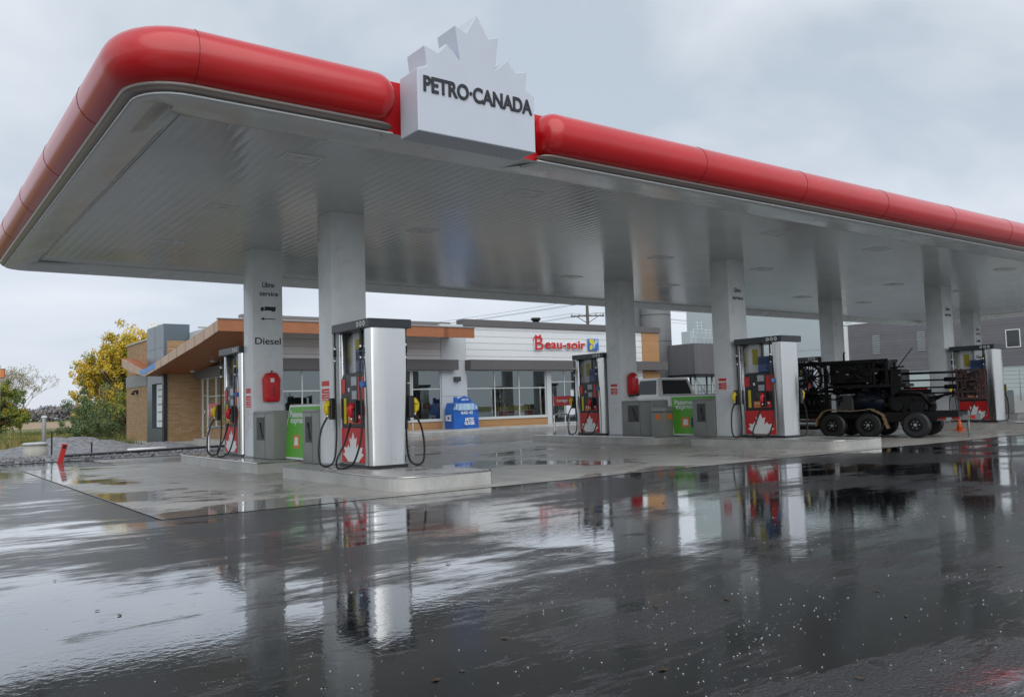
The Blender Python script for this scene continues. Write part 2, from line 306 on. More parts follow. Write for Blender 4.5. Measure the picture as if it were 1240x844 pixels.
def text(name, body, width, height, loc, face, m, parent=None, depth=0.004, bold=0.0, shear=0.0, align='CENTER', space=1.0, line=0.9):
    """lettering fitted into width x height, centred at loc, on a wall facing `face`"""
    c = bpy.data.curves.new(name, 'FONT'); c.body = body; c.align_x = align; c.size = 1; c.extrude = depth / 2; c.offset = bold; c.shear = shear; c.space_character = space; c.space_line = line
    t = bpy.data.objects.new('tmp', c); COL.objects.link(t); dg = bpy.context.evaluated_depsgraph_get(); dg.update()
    me = bpy.data.meshes.new_from_object(t.evaluated_get(dg)); bpy.data.objects.remove(t)
    xs = [v.co.x for v in me.vertices]; ys = [v.co.y for v in me.vertices]
    kx = width / (max(xs) - min(xs)); ky = height / (max(ys) - min(ys)); ox = (max(xs) + min(xs)) / 2; oy = (max(ys) + min(ys)) / 2
    for v in me.vertices: v.co = Vector(((v.co.x - ox) * kx, (v.co.y - oy) * ky, v.co.z))
    me.transform(Matrix.Translation(loc) @ ROTF[face]); me.materials.clear(); me.materials.append(m); me.name = name
    o = bpy.data.objects.new(name, me); COL.objects.link(o)
    if parent: o.parent = parent
    return o
def catmull(P, n=6):
    P = [Vector(p) for p in P]; Q = [P[0]] + P + [P[-1]]; out = []
    for i in range(1, len(Q) - 2):
        for k in range(n):
            t = k / n; a, b, c, d = Q[i - 1], Q[i], Q[i + 1], Q[i + 2]
            out.append(0.5 * ((2 * b) + (c - a) * t + (2 * a - 5 * b + 4 * c - d) * t * t + (3 * b - a - 3 * c + d) * t ** 3))
    return out + [P[-1]]

# ------------------------------------------------------------------ ground
def sheet(name, x0, y0, x1, y1, z, m):
    o = MB().quad((x0, y0, z), (x1, y0, z), (x1, y1, z), (x0, y1, z)).build(name, m, recalc=False); return tag(o, kind='structure')
def polysheet(name, pts, z, m, kind='structure'):
    b = MB(); b.bm.faces.new([b.bm.verts.new((x, y, z)) for x, y in pts]); o = b.build(name, m, recalc=False); return tag(o, kind=kind)
sheet('field_ground', -900, -900, 900, 900, -0.32, M['field'])
polysheet('asphalt_road', [(-60, -60), (90, -60), (90, 60), (34, 60), (34, 24), (9.0, 24), (-60, 24)], 0.0, M['asphalt'])
# concrete pad with a clipped corner and the apron behind
polysheet('concrete_pad', [(2.35, 9.45), (46, 9.45), (46, 20.6), (2.35, 20.6)], 0.004, M['conc'])
polysheet('apron_pavement', [(4.2, 20.62), (46, 20.62), (46, 28.2), (9.2, 28.2), (9.2, 24.1), (4.2, 23.9)], 0.004, M['apron'])
# sidewalk along the shop with kerb
o = MB().box(11.6, 28.2, -0.1, 34.5, 31.7, 0.15, bev=0.02).build('sidewalk', M['walk']); tag(o, kind='structure')
# gravel bed left of shop, bumpy
b = MB(); nx, ny = 90, 60; vs = []
from mathutils import noise as mn
for j in range(ny + 1):
    row = []
    for i in range(nx + 1):
        x = -14 + i * 24.0 / nx; y = 24.0 + j * 16.5 / ny
        edge = min(1, j / 5, (ny - j) / 5, (nx - i) / 5 if nx - i < 5 else 1)
        h = 0.05 * mn.fractal((x * 0.9, y * 0.9, 0), 1, 2, 4) + 0.03 * mn.noise((x * 5, y * 5, 1))
        base = 0.012 - 0.26 * max(0, min(1, (y - 26) / 7))
        for (px_, py_, hh, rr) in ((8.6, 34.5, 0.34, 1.3), (7.3, 42.0, 0.3, 1.5), (6.6, 39.5, 0.5, 1.8), (5.2, 38.5, 0.3, 1.2)):
            base += hh * math.exp(-((x - px_) ** 2 + (y - py_) ** 2) / (rr * rr)) * (0.8 + 0.4 * mn.noise((x * 2, y * 2, 3)))
        row.append(b.bm.verts.new((x, y, base + (0.05 + h) * edge - (0.30 if (j == ny) else 0))))
    vs.append(row)
for j in range(ny):
    for i in range(nx): f = b.bm.faces.new((vs[j][i], vs[j][i + 1], vs[j + 1][i + 1], vs[j + 1][i])); f.smooth = True
o = b.build('gravel_bed', M['gravel'], recalc=False); tag(o, kind='structure')
# loose stones in gravel
b = MB()
for i in range(2600):
    x = random.uniform(-3, 11.0); y = 24.0 + abs(random.gauss(0, 4)); 
    if x > 9 and y > 30: continue
    r = random.uniform(0.02, 0.055); z = 0.012 - 0.26 * max(0, min(1, (y - 26) / 7)) + 0.05
    q = bmesh.new(); bmesh.ops.create_icosphere(q, subdivisions=1, radius=r)
    for v in q.verts: v.co *= random.uniform(0.7, 1.2)
    b.merge(q, 0, Matrix.Translation((x, y, z)) @ Matrix.Rotation(random.random() * 6, 4, 'Z'))
o = b.build('loose_gravel', M['gravel']); tag(o, 'loose grey gravel stones scattered over the gravel bed left of the shop', 'gravel', kind='stuff')
# raindrop splashes on the asphalt
m = bpy.data.materials.new('splash'); m.use_nodes = True; pb = m.node_tree.nodes['Principled BSDF']; pb.inputs['Base Color'].default_value = (0.5, 0.53, 0.56, 1); pb.inputs['Roughness'].default_value = 0.08; pb.inputs['Transmission Weight'].default_value = 0.1; pb.inputs['IOR'].default_value = 1.33
b = MB()
for i in range(2200):
    d_ = 1 / random.uniform(1 / 9.0, 1 / 2.6); a_ = math.radians(90 - random.triangular(5, 72, 62)); x = d_ * math.cos(a_); y = d_ * math.sin(a_)
    if y > 9.3 or (mn.noise((x * 0.8, y * 0.8, 9)) < 0.0 and random.random() < 0.75): continue
    r = random.choice((0.0012, 0.0018, 0.0025, 0.004)) * (0.5 + 0.10 * math.hypot(x, y))
    q = bmesh.new(); bmesh.ops.create_uvsphere(q, u_segments=8, v_segments=5, radius=r)
    for v in q.verts: v.co.z *= 0.55
    b.merge(q, 0, Matrix.Translation((x, y, 0.002)))
    if False: b.torus((x, y, 0.0015), (0, 0, 1), r * random.uniform(2.5, 5), 0.0012, 14, 5)
o = b.build('raindrop_splashes', m, smooth=True); tag(o, 'tiny raindrop splashes and rings on the wet asphalt', 'raindrops', kind='stuff')
# wet fallen leaves
b = MB(); rl = random.Random(4)
for i in range(46):
    d_ = 1 / rl.uniform(1 / 11.0, 1 / 3.0); a_ = math.radians(rl.uniform(18, 82)); x = d_ * math.cos(a_); y = d_ * math.sin(a_); r = rl.uniform(.012, .032); a_ = rl.random() * 6
    pts = [(x + r * k * math.cos(a_ + t), y + r * k * math.sin(a_ + t), 0.003 + .004 * (j % 2)) for j, (k, t) in enumerate(((1, 0), (.55, .9), (.5, 2.2), (1, PI), (.5, 4.0), (.6, 5.3)))]
    b.bm.faces.new([b.bm.verts.new(p) for p in pts])
o = b.build('fallen_leaves', mat('wet_leaf', (.05, .03, .012), .3, var=.5, vscale=3), recalc=False); tag(o, 'small dark wet leaves stuck to the asphalt', 'leaves', kind='stuff')
# drain kerb strip (thin pale joint) at pad edges
def strip(name, p, q, w, z, m, h=0.004):
    p = Vector(p + (0,)) if len(p) == 2 else Vector(p); q = Vector(q + (0,)) if len(q) == 2 else Vector(q); d = (q - p).normalized(); n_ = Vector((-d.y, d.x, 0)) * w / 2
    b = MB(); b.quad(p - n_ + Vector((0, 0, z)), q - n_ + Vector((0, 0, z)), q + n_ + Vector((0, 0, z)), p + n_ + Vector((0, 0, z))); o = b.build(name, m); return tag(o, kind='structure')
strip('pad_joint', (2.35, 9.5), (2.35, 24.0), 0.018, 0.008, M['galv'])
strip('pavement_joint', (-12, 18.0), (2.3, 19.6), 0.04, 0.004, M['blk'])

# ------------------------------------------------------------------ canopy
X0, X1, Y0, Y1 = 1.93, 38.8, 8.42, 20.39; GX0, GX1 = 4.62, 6.72; HS = 4.39
CR = 0.45
def ring_path(step=0.25):
    """outline from right of the sign gap, counter-clockwise, back to the left of the gap: (x, y, nx, ny, s)"""
    P = []
    def line(a, b, n):
        k = max(2, int((Vector(b) - Vector(a)).length / 1.2)); 
        for i in range(k): P.append((a[0] + (b[0] - a[0]) * i / k, a[1] + (b[1] - a[1]) * i / k, n[0], n[1]))
    def arc(cx, cy, a0):
        for i in range(9):
            a = a0 + (PI / 2) * i / 8; P.append((cx + CR * math.cos(a), cy + CR * math.sin(a), math.cos(a), math.sin(a)))
    for i in range(8): t = i * 0.06; P.append((GX1 + t, Y0, 0, -1))
    line((GX1 + 0.5, Y0), (X1 - CR, Y0), (0, -1)); arc(X1 - CR, Y0 + CR, -PI / 2); line((X1, Y0 + CR), (X1, Y1 - CR), (1, 0)); P.pop(-1)
    arc(X1 - CR, Y1 - CR, 0); line((X1 - CR, Y1), (X0 + CR, Y1), (0, 1)); arc(X0 + CR, Y1 - CR, PI / 2); line((X0, Y1 - CR), (X0, Y0 + CR), (-1, 0)); arc(X0 + CR, Y0 + CR, PI)
    line((X0 + CR, Y0), (GX0 - 0.5, Y0), (0, -1))
    for i in range(9): t = 0.48 - i * 0.06; P.append((GX0 - t, Y0, 0, -1))
    Q = [P[0]]
    for p in P[1:]:
        if math.hypot(p[0] - Q[-1][0], p[1] - Q[-1][1]) > 1e-3: Q.append(p)
    out = []; s = 0
    for i, p in enumerate(Q):
        if i: s += math.hypot(p[0] - Q[i - 1][0], p[1] - Q[i - 1][1])
        out.append((*p, s))
    T = out[-1][4]
    return [(x, y, nx_, ny_, min(s, T - s)) for x, y, nx_, ny_, s in out]
PATH = ring_path()
def endk(s, r):
    return 1.0 if s >= r else math.sqrt(max(0.0, 1 - ((r - s) / r) ** 2))
def sweep(name, prof, m, parent, er=0.0, path=PATH, cap=True, mode='shrink', cz=4.6):
    b = MB(); rings = []
    for (x, y, nx_, ny_, s) in path:
        k = endk(s, er) if er else 1.0; k = max(k, 0.04)
        ring = []
        for (d, z) in prof:
            if mode == 'shrink': dd, z2 = d * k, cz + (z - cz) * k
            else: dd, z2 = d, z
            ring.append(b.bm.verts.new((x + nx_ * dd, y + ny_ * dd, z2)))
        rings.append(ring)
    n = len(prof)
    for i in range(len(rings) - 1):
        for k in range(n):
            f = b.bm.faces.new((rings[i][k], rings[i][(k + 1) % n], rings[i + 1][(k + 1) % n], rings[i + 1][k])); f.smooth = True
    if cap: b.bm.faces.new(rings[0]); b.bm.faces.new(rings[-1][::-1])
    return b.build(name, m, parent)
canopy = empty('station_canopy', (0, 0, 0)); tag(canopy, 'long flat fuel station canopy with rounded red fascia and grey ribbed soffit', 'canopy')
TR = 0.285
prof = [(TR * 1.05 * math.cos(a) , 4.605 + TR * math.sin(a)) for a in [math.radians(-90 + 180 * i / 16) for i in range(17)]] + [(-0.10, 4.605 + TR), (-0.10, 4.605 - TR)]
sweep('red_fascia', prof, M['red'], canopy, er=0.26, cz=4.605)
# panel seams across the tube
seam_s = []
b = MB()
def at_path(idx):
    return PATH[idx]
acc = 0; last = 0
for i in range(1, len(PATH) - 1):
    x, y, nx_, ny_, s = PATH[i]; acc += math.hypot(x - PATH[i - 1][0], y - PATH[i - 1][1])
    corner = abs(nx_) > 0.02 and abs(ny_) > 0.02
    if (acc - last > 2.4 and not corner and s > 0.3) or (corner is False and i > 1 and abs(PATH[i - 1][2]) > 0.02 and abs(PATH[i - 1][3]) > 0.02):
        last = acc
        pts = [(x + nx_ * d * 1.006, y + ny_ * d * 1.006, 4.605 + (z - 4.605) * 1.006) for d, z in prof[:17]]
        MB().tube(pts, 0.003, 5).build('fascia_seam', M['seam'], canopy)
sweep('fascia_trim', [(0.02, 4.325), (0.115, 4.318), (0.10, 4.285), (0.07, 4.28), (0.075, 4.262), (-0.05, 4.258), (-0.1, 4.32)], M['trim'], canopy, er=0.24, mode='shrink', cz=4.29)
# valance: cove from outer lip to soffit
def valance():
    b = MB(); rings = []
    KF, KB, KX = 1.02, 0.45, 0.58
    steps = [(0.00, 4.258), (-0.015, 4.236), (0.03, 4.226), (0.12, 4.232), (0.35, 4.262), (0.65, 4.315), (0.92, 4.362), (1.0, 4.372), (1.0, HS + 0.03)]
    for (x, y, nx_, ny_, s) in PATH:
        k = 1 - endk(s, 0.30); ky = KF if ny_ < 0 else KB; ring = []
        for t, z in steps:
            tt = max(t, min(0.999, k * 0.33)) if k > 0 else t
            ring.append(b.bm.verts.new((x - nx_ * KX * tt, y - ny_ * ky * tt, z)))
        rings.append(ring)
    for i in range(len(rings) - 1):
        for k in range(len(steps) - 1):
            f = b.bm.faces.new((rings[i][k], rings[i][k + 1], rings[i + 1][k + 1], rings[i + 1][k])); f.smooth = True
    return b.build('valance', M['valance'], canopy)
valance()
# bright outer bead
b = MB(); b.tube([(x + nx_ * 0.012, y + ny_ * 0.012, 4.238) for x, y, nx_, ny_, s in PATH], 0.011, 6); b.build('valance_bead', M['white'], canopy)
# thin black rod standing in for the shadow line inside valance
b = MB()
b.tube([(2.53, 9.3, 4.366), (2.53, 19.9, 4.366)], 0.004, 5); b.build('valance_shadow_line', M['blk'], canopy)
# piece behind the sign
b = MB(); b.quad((GX0 - 0.40, Y0 + 0.02, 4.244), (GX1 + 0.40, Y0 + 0.02, 4.244), (GX1 + 0.40, 9.4, 4.362), (GX0 - 0.40, 9.4, 4.362)); b.build('gap_valance', M['white'], canopy)
b = MB(); b.box(GX0 - 0.4, Y0 + 0.10, 4.262, GX1 + 0.4, Y0 + 0.16, 4.90, bev=0.01); b.build('gap_panel', M['redflat'], canopy)
# ribbed soffit: panels 0.3 m wide running across the canopy
b = MB(); ya, yb = 9.0, 20.1; xs = []
x = 2.2
while x < 38.4:
    for q in range(8): xs.append((x + q * .02, HS + 0.0006 * math.cos(2 * PI * q / 8) + (0.002 if q == 0 else 0)))
    x += 0.16
prev = None
for x, z in xs:
    cur = (b.bm.verts.new((x, ya, z)), b.bm.verts.new((x, yb, z)))
    if prev: f = b.bm.faces.new((prev[0], prev[1], cur[1], cur[0])); f.smooth = True
    prev = cur
b.build('soffit', M['soffit'], canopy, recalc=False)
b = MB(); b.box(X0 + 0.06, Y0 + 0.18, 4.44, X1 - 0.06, Y1 - 0.06, 4.86, bev=0.02); b.build('roof_deck', M['galv'], canopy)
for k in range(4):
    for dx in (-1.85, 1.85):
        for yy in (10.34, 13.5, 16.7):
            cxx = 6.15 + 10.057 * k + dx
            b = MB()
            for (a0, c0, a1, c1) in ((-.25, -.2, .25, -.17), (-.25, .17, .25, .2), (-.25, -.17, -.22, .17), (.22, -.17, .25, .17)): b.box(cxx + a0, yy + c0, HS - 0.010, cxx + a1, yy + c1, HS + 0.002)
            fr = b.build('canopy_light', M['valance'], canopy)
            b = MB(); b.box(cxx - .21, yy - .16, HS - 0.006, cxx + .21, yy + .16, HS - 0.002)
            b.cyl((cxx, yy, HS - 0.014), (cxx, yy, HS - 0.005), 0.06, 14); b.build('diffuser', M['lens'], fr)

# brand sign box with leaf
sign = empty('canopy_brand_sign', (0, 0, 0)); tag(sign, 'white canopy sign with jagged leaf top and black PETRO-CANADA lettering', 'sign')
leaf = [(4.66, 4.14), (6.30, 4.14), (6.30, 4.845), (6.17, 4.90), (6.20, 5.13), (6.02, 5.08), (5.91, 5.21), (5.725, 5.05), (5.785, 5.46), (5.635, 5.405), (5.48, 5.66), (5.325, 5.405), (5.175, 5.46), (5.235, 5.05), (5.05, 5.21), (4.94, 5.08), (4.76, 5.13), (4.79, 4.90), (4.66, 4.845)]
b = MB(); b.prism(leaf, lambda u, v, d: Vector((u, d, v)), 7.90, 8.30, bev=0.012); b.build('sign_box', M['signwhite'], sign)
b = MB(); b.box(4.9, 8.301, 4.3, 6.1, 8.53, 4.75); b.build('mounting_bracket', M['galv'], sign)
text('lettering', 'PETRO·CANADA', 1.52, 0.185, (5.495, 7.893, 4.685), '-y', M['black'], sign, depth=0.012, bold=0.027)

# ------------------------------------------------------------------ islands, columns
CW, CD = 0.626, 0.526; YF, YR = 12.876, 16.617
KX_ = [5.873 + 10.057 * k for k in range(4)]
PLACE = ['nearest the camera at the left end of the canopy', 'second from the left', 'third from the left beside the black machine', 'at the far right end']
PL = ['first', 'second', 'third', 'fourth']
def island_slab(k, front):
    x0, x1 = KX_[k] - 0.52, KX_[k] + 0.98; b = MB()
    ya, yb = (9.83, 13.75) if front else (14.95, 20.1); z1 = 0.2
    pts = []
    r = 0.32
    def cor(cx, cy, a0):
        for i in range(7): a = a0 + PI / 2 * i / 6; pts.append((cx + r * math.cos(a), cy + r * math.sin(a)))
    if front: cor(x0 + r, ya + r, PI); pts.append((x1, ya)); pts.append((x1, yb)); pts.append((x0, yb))
    else: pts.append((x0, ya)); pts.append((x1, ya)); cor(x1 - r, yb - r, 0); cor(x0 + r, yb - r, PI / 2)
    b.prism(pts, lambda u, v, d: Vector((u, v, d)), 0.0, z1)
    e_ = empty('pump_island', (0, 0, 0))
    s = b.build('island_kerb', M['island'], e_)
    # steel edge band
    b = MB(); P = [Vector((p[0], p[1], z1 - 0.012)) for p in pts]; b.tube(P + [P[0]], 0.013, 6, cap=False); b.build('steel_edge', M['steel'], e_)
    if front:
        b = MB(); b.box(x1 - 0.002, ya + 0.02, 0.01, x1 + 0.02, ya + 0.05, z1 + 0.01); b.build('edge_cap', M['blk'], e_)
    tag(e_, ['low concrete kerb block under the %s fuel pump in the row nearest the road' % PL[k], 'low concrete kerb block under the %s fuel pump in the row nearest the shop' % PL[k]][0 if front else 1], 'pump island', 'pump islands under the canopy')
for k in range(4):
    island_slab(k, True); island_slab(k, False)
def column(k, front):
    x0 = KX_[k]; y0 = YF if front else YR; e_ = empty('canopy_column', (x0, y0, 0.2))
    b = MB(); b.box(0, 0, 0, CW, CD, HS + 0.0 - 0.2 + 0.004, bev=0.012); s = b.build('column_casing', M['white'], e_); wn(s)
    b = MB(); b.box(-0.015, -0.015, 0, CW + 0.015, CD + 0.015, 0.03, bev=0.005); b.build('base_trim', M['galv'], e_)
    row = 'road' if front else 'shop'
    tag(e_, 'square pale canopy column on the %s island from the left, row nearest the %s' % (PL[k], row), 'column', 'canopy columns')
    return e_
cols = {}
for k in range(4):
    for fr in (True, False): cols[(k, fr)] = column(k, fr)
def letters(k, fr, full):
    p = cols[(k, fr)]
    def tx(body, w, h, x, z, **a): text('lettering', body, w, h, (x, -0.004, z), '-y', M['black'], p, **a)
    tx('Libre-', 0.27, 0.115, 0.34, 3.47, bold=0.012); tx('service', 0.38, 0.095, 0.34, 3.285, bold=0.012)
    if full:
        b = MB(); z = 2.98
        b.box(0.25, -0.004, z - 0.02, 0.48, -0.001, z + 0.045); b.box(0.17, -0.004, z - 0.02, 0.235, -0.001, z + 0.03); b.box(0.16, -0.004, z - 0.035, 0.47, -0.001, z - 0.021)
        for xx in (0.2, 0.41, 0.45): b.cyl((xx, -0.004, z - 0.04), (xx, -0.001, z - 0.04), 0.017, 12)
        b.build('truck_pictogram', M['black'], p)
        b = MB(); z = 2.775; b.box(0.2, -0.004, z - 0.008, 0.47, -0.001, z + 0.008)
        b.prism([(0.16, z), (0.24, z + 0.03), (0.24, z - 0.03)], lambda u, v, d: Vector((u, d, v)), -0.004, -0.001); b.build('arrow_pictogram', M['black'], p)
        tx('Diesel', 0.53, 0.135, 0.315, 2.325, bold=0.01)
letters(0, False, True); letters(1, True, False); letters(2, True, False); letters(3, False, True)
# notices on the columns
def notice(x, y0, y1, z0, z1, label, two=False):
    e_ = empty('safety_notice', (x, (y0 + y1) / 2, z0)); w = (y1 - y0) / 2; h = z1 - z0
    b = MB(); b.box(-0.006, -w, 0, -0.001, w, h); b.build('notice_plate', M['pwhite'], e_)
    b = MB(); r = random.Random(int(x * 10))
    b.box(-0.009, -w + 0.015, h * 0.72, -0.0065, w - 0.015, h - 0.015)
    b.box(-0.009, -w + 0.015, 0.015, -0.0065, w - 0.015, h * 0.60); b.build('red_print', M['redflat'], e_)
    b = MB()
    for i in range(4): b.box(-0.011, -w + 0.03, h * (0.10 + 0.12 * i), -0.0095, w - 0.03 - 0.06 * (i % 2), h * (0.13 + 0.12 * i))
    b.build('white_print', M['pwhite'], e_)
    tag(e_, label, 'notice', 'red and white notices on the columns'); return e_
notice(KX_[0], 12.98, 13.30, 1.24, 1.60, 'red and white safety notice on the column behind the nearest pump')
notice(KX_[0], 16.72, 17.02, 1.18, 1.60, 'red and white notice on the column lettered Diesel')
notice(KX_[1], 13.03, 13.29, 1.30, 1.60, 'red and white notice on the column beside the second front pump')
notice(KX_[1], 16.74, 17.02, 1.28, 1.60, 'red and white notice on the column beside the covered fire extinguisher')
# red covers
def cover(k, rounded, label):
    e_ = empty('extinguisher_cover', (KX_[k] + 0.34, YR, 1.3)); b = MB()
    if not rounded:
        pr_ = [(-.15, .0), (.15, .0), (.165, .12), (.165, .30), (.175, .45), (.10, .58), (-.10, .58), (-.175, .45), (-.16, .30), (-.16, .12)]
        b.prism(pr_, lambda u, v, d: Vector((u, d, v)), -0.17, -0.005, bev=0.03); s = b.build('red_cover', M['redflat'], e_); wn(s, 50)
        b = MB(); b.box(-0.045, -0.176, 0.39, 0.03, -0.171, 0.47); b.build('cover_window', M['pwhite'], e_)
        b = MB(); b.tube([(-.02, -.14, .56), (-.02, -.15, .62), (0.03, -.13, .60)], 0.012, 6); b.box(0.02, -0.176, 0.1, 0.035, -0.171, 0.3); b.build('handle', M['blk'], e_)
    else:
        b.tube([(0, -.12, -.02), (0, -.12, 0.0), (0, -.12, .40), (0, -.12, .48), (0, -.12, .55), (0, -.12, .58)], [.13, .15, .15, .14, .09, .03], 18); s = b.build('red_cover', M['redflat'], e_)
        b = MB(); b.box(-0.10, -0.26, -0.06, 0.10, -0.02, 0.10, bev=0.02); b.build('black_foot', M['blk'], e_)
        b = MB(); b.box(-0.05, -0.276, 0.42, 0.05, -0.268, 0.48); b.build('cover_window', M['pwhite'], e_)
    tag(e_, label, 'extinguisher cover')
cover(0, False, 'red tapered vinyl cover hanging on the column lettered Diesel')
cover(1, True, 'red rounded fire extinguisher on the column behind the pickup truck boxes')

# ------------------------------------------------------------------ fuel pump
MAPLE = [(0, 1.0), (.11, .74), (.25, .82), (.17, .42), (.33, .58), (.40, .46), (.62, .50), (.55, .30), (.70, .26), (.36, .02), (.36, 0), (-.36, 0), (-.36, .02), (-.70, .26), (-.55, .30), (-.62, .50), (-.40, .46), (-.33, .58), (-.17, .42), (-.25, .82), (-.11, .74)]
def make_pump():
    W, Ln = 0.62, 1.20
    p = empty('fuel_pump', (0, 0, 0))
    b = MB(); b.box(0.02, 0.0, 0, W - 0.02, Ln, 0.05); b.build('plinth', M['blk'], p)
    # near stainless end, gently narrowing to the bottom on the +x side
    b = MB(); rings = []
    for z, k in ((0.051, 0.05), (0.5, 0.045), (1.0, 0.02), (1.5, 0.0), (2.13, 0.0)):
        x1 = W - k; y1 = 0.23; c = 0.05
        rings.append([b.bm.verts.new(v) for v in ((c, 0, z), (x1 - c, 0, z), (x1 - c * .3, c * .3, z), (x1, c, z), (x1, y1, z), (0, y1, z), (0, c, z), (c * .3, c * .3, z))])
    for i in range(4):
        for k in range(8): f = b.bm.faces.new((rings[i][k], rings[i][(k + 1) % 8], rings[i + 1][(k + 1) % 8], rings[i + 1][k])); f.smooth = True
    b.bm.faces.new(rings[0][::-1]); b.bm.faces.new(rings[-1]); s = b.build('end_panel', M['steel'], p); wn(s, 40)
    b = MB(); b.box(0.03, 1.06, 0.051, W - 0.03, 1.19, 2.13, bev=0.02); s = b.build('end_panel', M['steel'], p); wn(s, 40)
    b = MB(); b.box(0.022, 0.231, 0.051, W - 0.022, 1.059, 0.615); b.build('lower_cabinet', M['boxgrey'], p)
    # upper cabinet with sloped shoulder towards the rear
    b = MB(); b.prism([(0.235, 0.617), (1.05, 0.617), (1.05, 1.38), (0.95, 1.47), (0.235, 1.47)], lambda u, v, d: Vector((d, u, v)), 0.008, W - 0.008, bev=0.008); uc = b.build('upper_cabinet', M['blk'], p)
    b = MB(); b.box(0.22, 0.76, 1.475, W - 0.22, 1.059, 2.129); b.build('inner_post', M['siding'], p)
    b = MB(); b.box(0.10, 0.30, 1.475, W - 0.10, 0.72, 1.84, bev=0.01); ts = b.build('top_display', M['blue'], p)
    b = MB()
    for x in (0.094, W - 0.094):
        b.box(x - 0.003, 0.33, 1.66, x + 0.003, 0.69, 1.80); b.box(x - 0.003, 0.33, 1.51, x + 0.003, 0.48, 1.62)
    b.build('screen', M['navy'], ts)
    for yq in (.35, .65): MB().box(0.18, yq, 1.842, 0.20, yq + .02, 2.13).build('display_rod', M['blk'], p)
    # cap
    b = MB(); b.box(-0.06, -0.05, 2.131, W + 0.06, Ln + 0.05, 2.265, bev=0.008); cap = b.build('top_cap', M['capdark'], p)
    for sx, xx in ((-1, 0.0), (1, W)):
        def bx(nm, mt, y0, z0, y1, z1, th=0.006, off=0.014, par=uc, bev=0):
            b = MB(); xa = xx + (0.008 if sx < 0 else -0.008); b.box(min(xa, xa + sx * th), y0, z0, max(xa, xa + sx * th), y1, z1, bev=bev); return b.build(nm, mt, par)
        fl = (lambda y: y) if sx < 0 else (lambda y: 1.29 - y)   # the other face is turned round
        def BX(nm, mt, y0, z0, y1, z1, th=0.006, par=uc, bev=0):
            a, c = sorted((fl(y0), fl(y1))); return bx(nm, mt, a, z0, c, z1, th, par=par, bev=bev)
        BX('card_reader', M['scr'], 0.50, 1.27, 0.68, 1.41, 0.012); BX('price_display', M['scr'], 0.50, 1.06, 0.66, 1.19, 0.012); BX('keypad', M['boxdark'], 0.46, 0.90, 0.72, 1.02, 0.012)
        BX('label_plate', M['pwhite'], 0.76, 1.18, 0.80, 1.24, 0.008)
        BX('red_label', M['pred'], 0.25, 1.05, 0.45, 1.40, 0.010); BX('red_label', M['pred'], 0.90, 1.16, 1.05, 1.38, 0.010)
        BX('yellow_strip', M['yellow'], 0.88, 0.68, 0.95, 1.08, 0.010)
        g = BX('grade_buttons', M['orange'], 0.62, 0.68, 0.80, 0.82, 0.014); BX('grade_buttons', M['pred'], 0.34, 0.68, 0.61, 0.82, 0.014)
        b = MB(); xo = -0.0075 if sx < 0 else W + 0.0075
        for i, yy in enumerate((0.40, 0.47, 0.54, 0.66, 0.74)): 
            a = fl(yy); b.box(xo - 0.0015 - (0 if sx > 0 else 0.0), a - 0.02, 0.76, xo + 0.0015, a + 0.02, 0.80)
        b.build('button', M['pwhite'], g)
        b = MB(); a = fl(0.88); xa = 0.219 if sx < 0 else W - 0.219; b.box(min(xa, xa + sx * 0.006), a - 0.09, 1.66, max(xa, xa + sx * 0.006), a + 0.07, 2.02); b.build('yellow_label', M['ylabel'], p)
        b = MB(); a = fl(0.30); b.cyl((xx + sx * 0.0, a - 0.04, 1.28), (xx + sx * 0.05, a - 0.08, 1.28), 0.045, 14); b.build('blue_cap', M['bluecap'], uc)
        # red panel with leaf
        xa = 0.021 if sx < 0 else W - 0.021
        b = MB(); b.box(min(xa, xa + sx * 0.02), 0.236, 0.085, max(xa, xa + sx * 0.02), 1.055, 0.612); lp = b.build('leaf_panel', M['pred'], p)
        xb = xa + sx * 0.0205
        b = MB(); sc = 0.555; kk = 0.52
        poly = [(0.645 + kk * u, 0.09 + 0.46 * v) for u, v in MAPLE]
        poly = [(min(1.05, max(0.24, u)), v) for u, v in poly]
        b.prism(poly, lambda u, v, d: Vector((d, u, v)), min(xb, xb + sx * 0.003), max(xb, xb + sx * 0.003)); b.build('leaf_emblem', M['pwhite'], lp)
        b = MB()
        for i in range(3):
            yy = fl(0.10 + 0.105 * i); xc = -0.0605 if sx < 0 else W + 0.0605
            b.cyl((xc, yy, 2.198), (xc + sx * 0.003, yy, 2.198), 0.040, 18)
        em = b.build('emblem', M['pwhite'], cap)
        b = MB()
        for i in range(3):
            yy = fl(0.10 + 0.105 * i); xc = -0.0640 if sx < 0 else W + 0.0640
            b.cyl((xc, yy, 2.198), (xc + sx * 0.002, yy, 2.198), 0.018, 12)
        b.build('emblem_centre', M['capdark'], em)
        # hoses and nozzles
        def P(dx, y, z): return (xx + sx * dx, fl(y), z)
        def hose(pts, collars):
            b = MB(); b.tube(catmull([P(*q) for q in pts]), 0.0165, 8); h = b.build('hose', M['rubber'], p, smooth=True)
            for (c0, c1, r) in collars: MB().cyl(P(*c0), P(*c1), r, 10).build('hose_coupling', M['steel'], h)
            b = MB(); c0 = collars[0]; b.cyl(P(c0[1][0], c0[1][1], c0[1][2]), P(c0[1][0], c0[1][1], c0[1][2] - 0.09), c0[2] * 1.15, 10); b.build('breakaway', M['blk'], h)
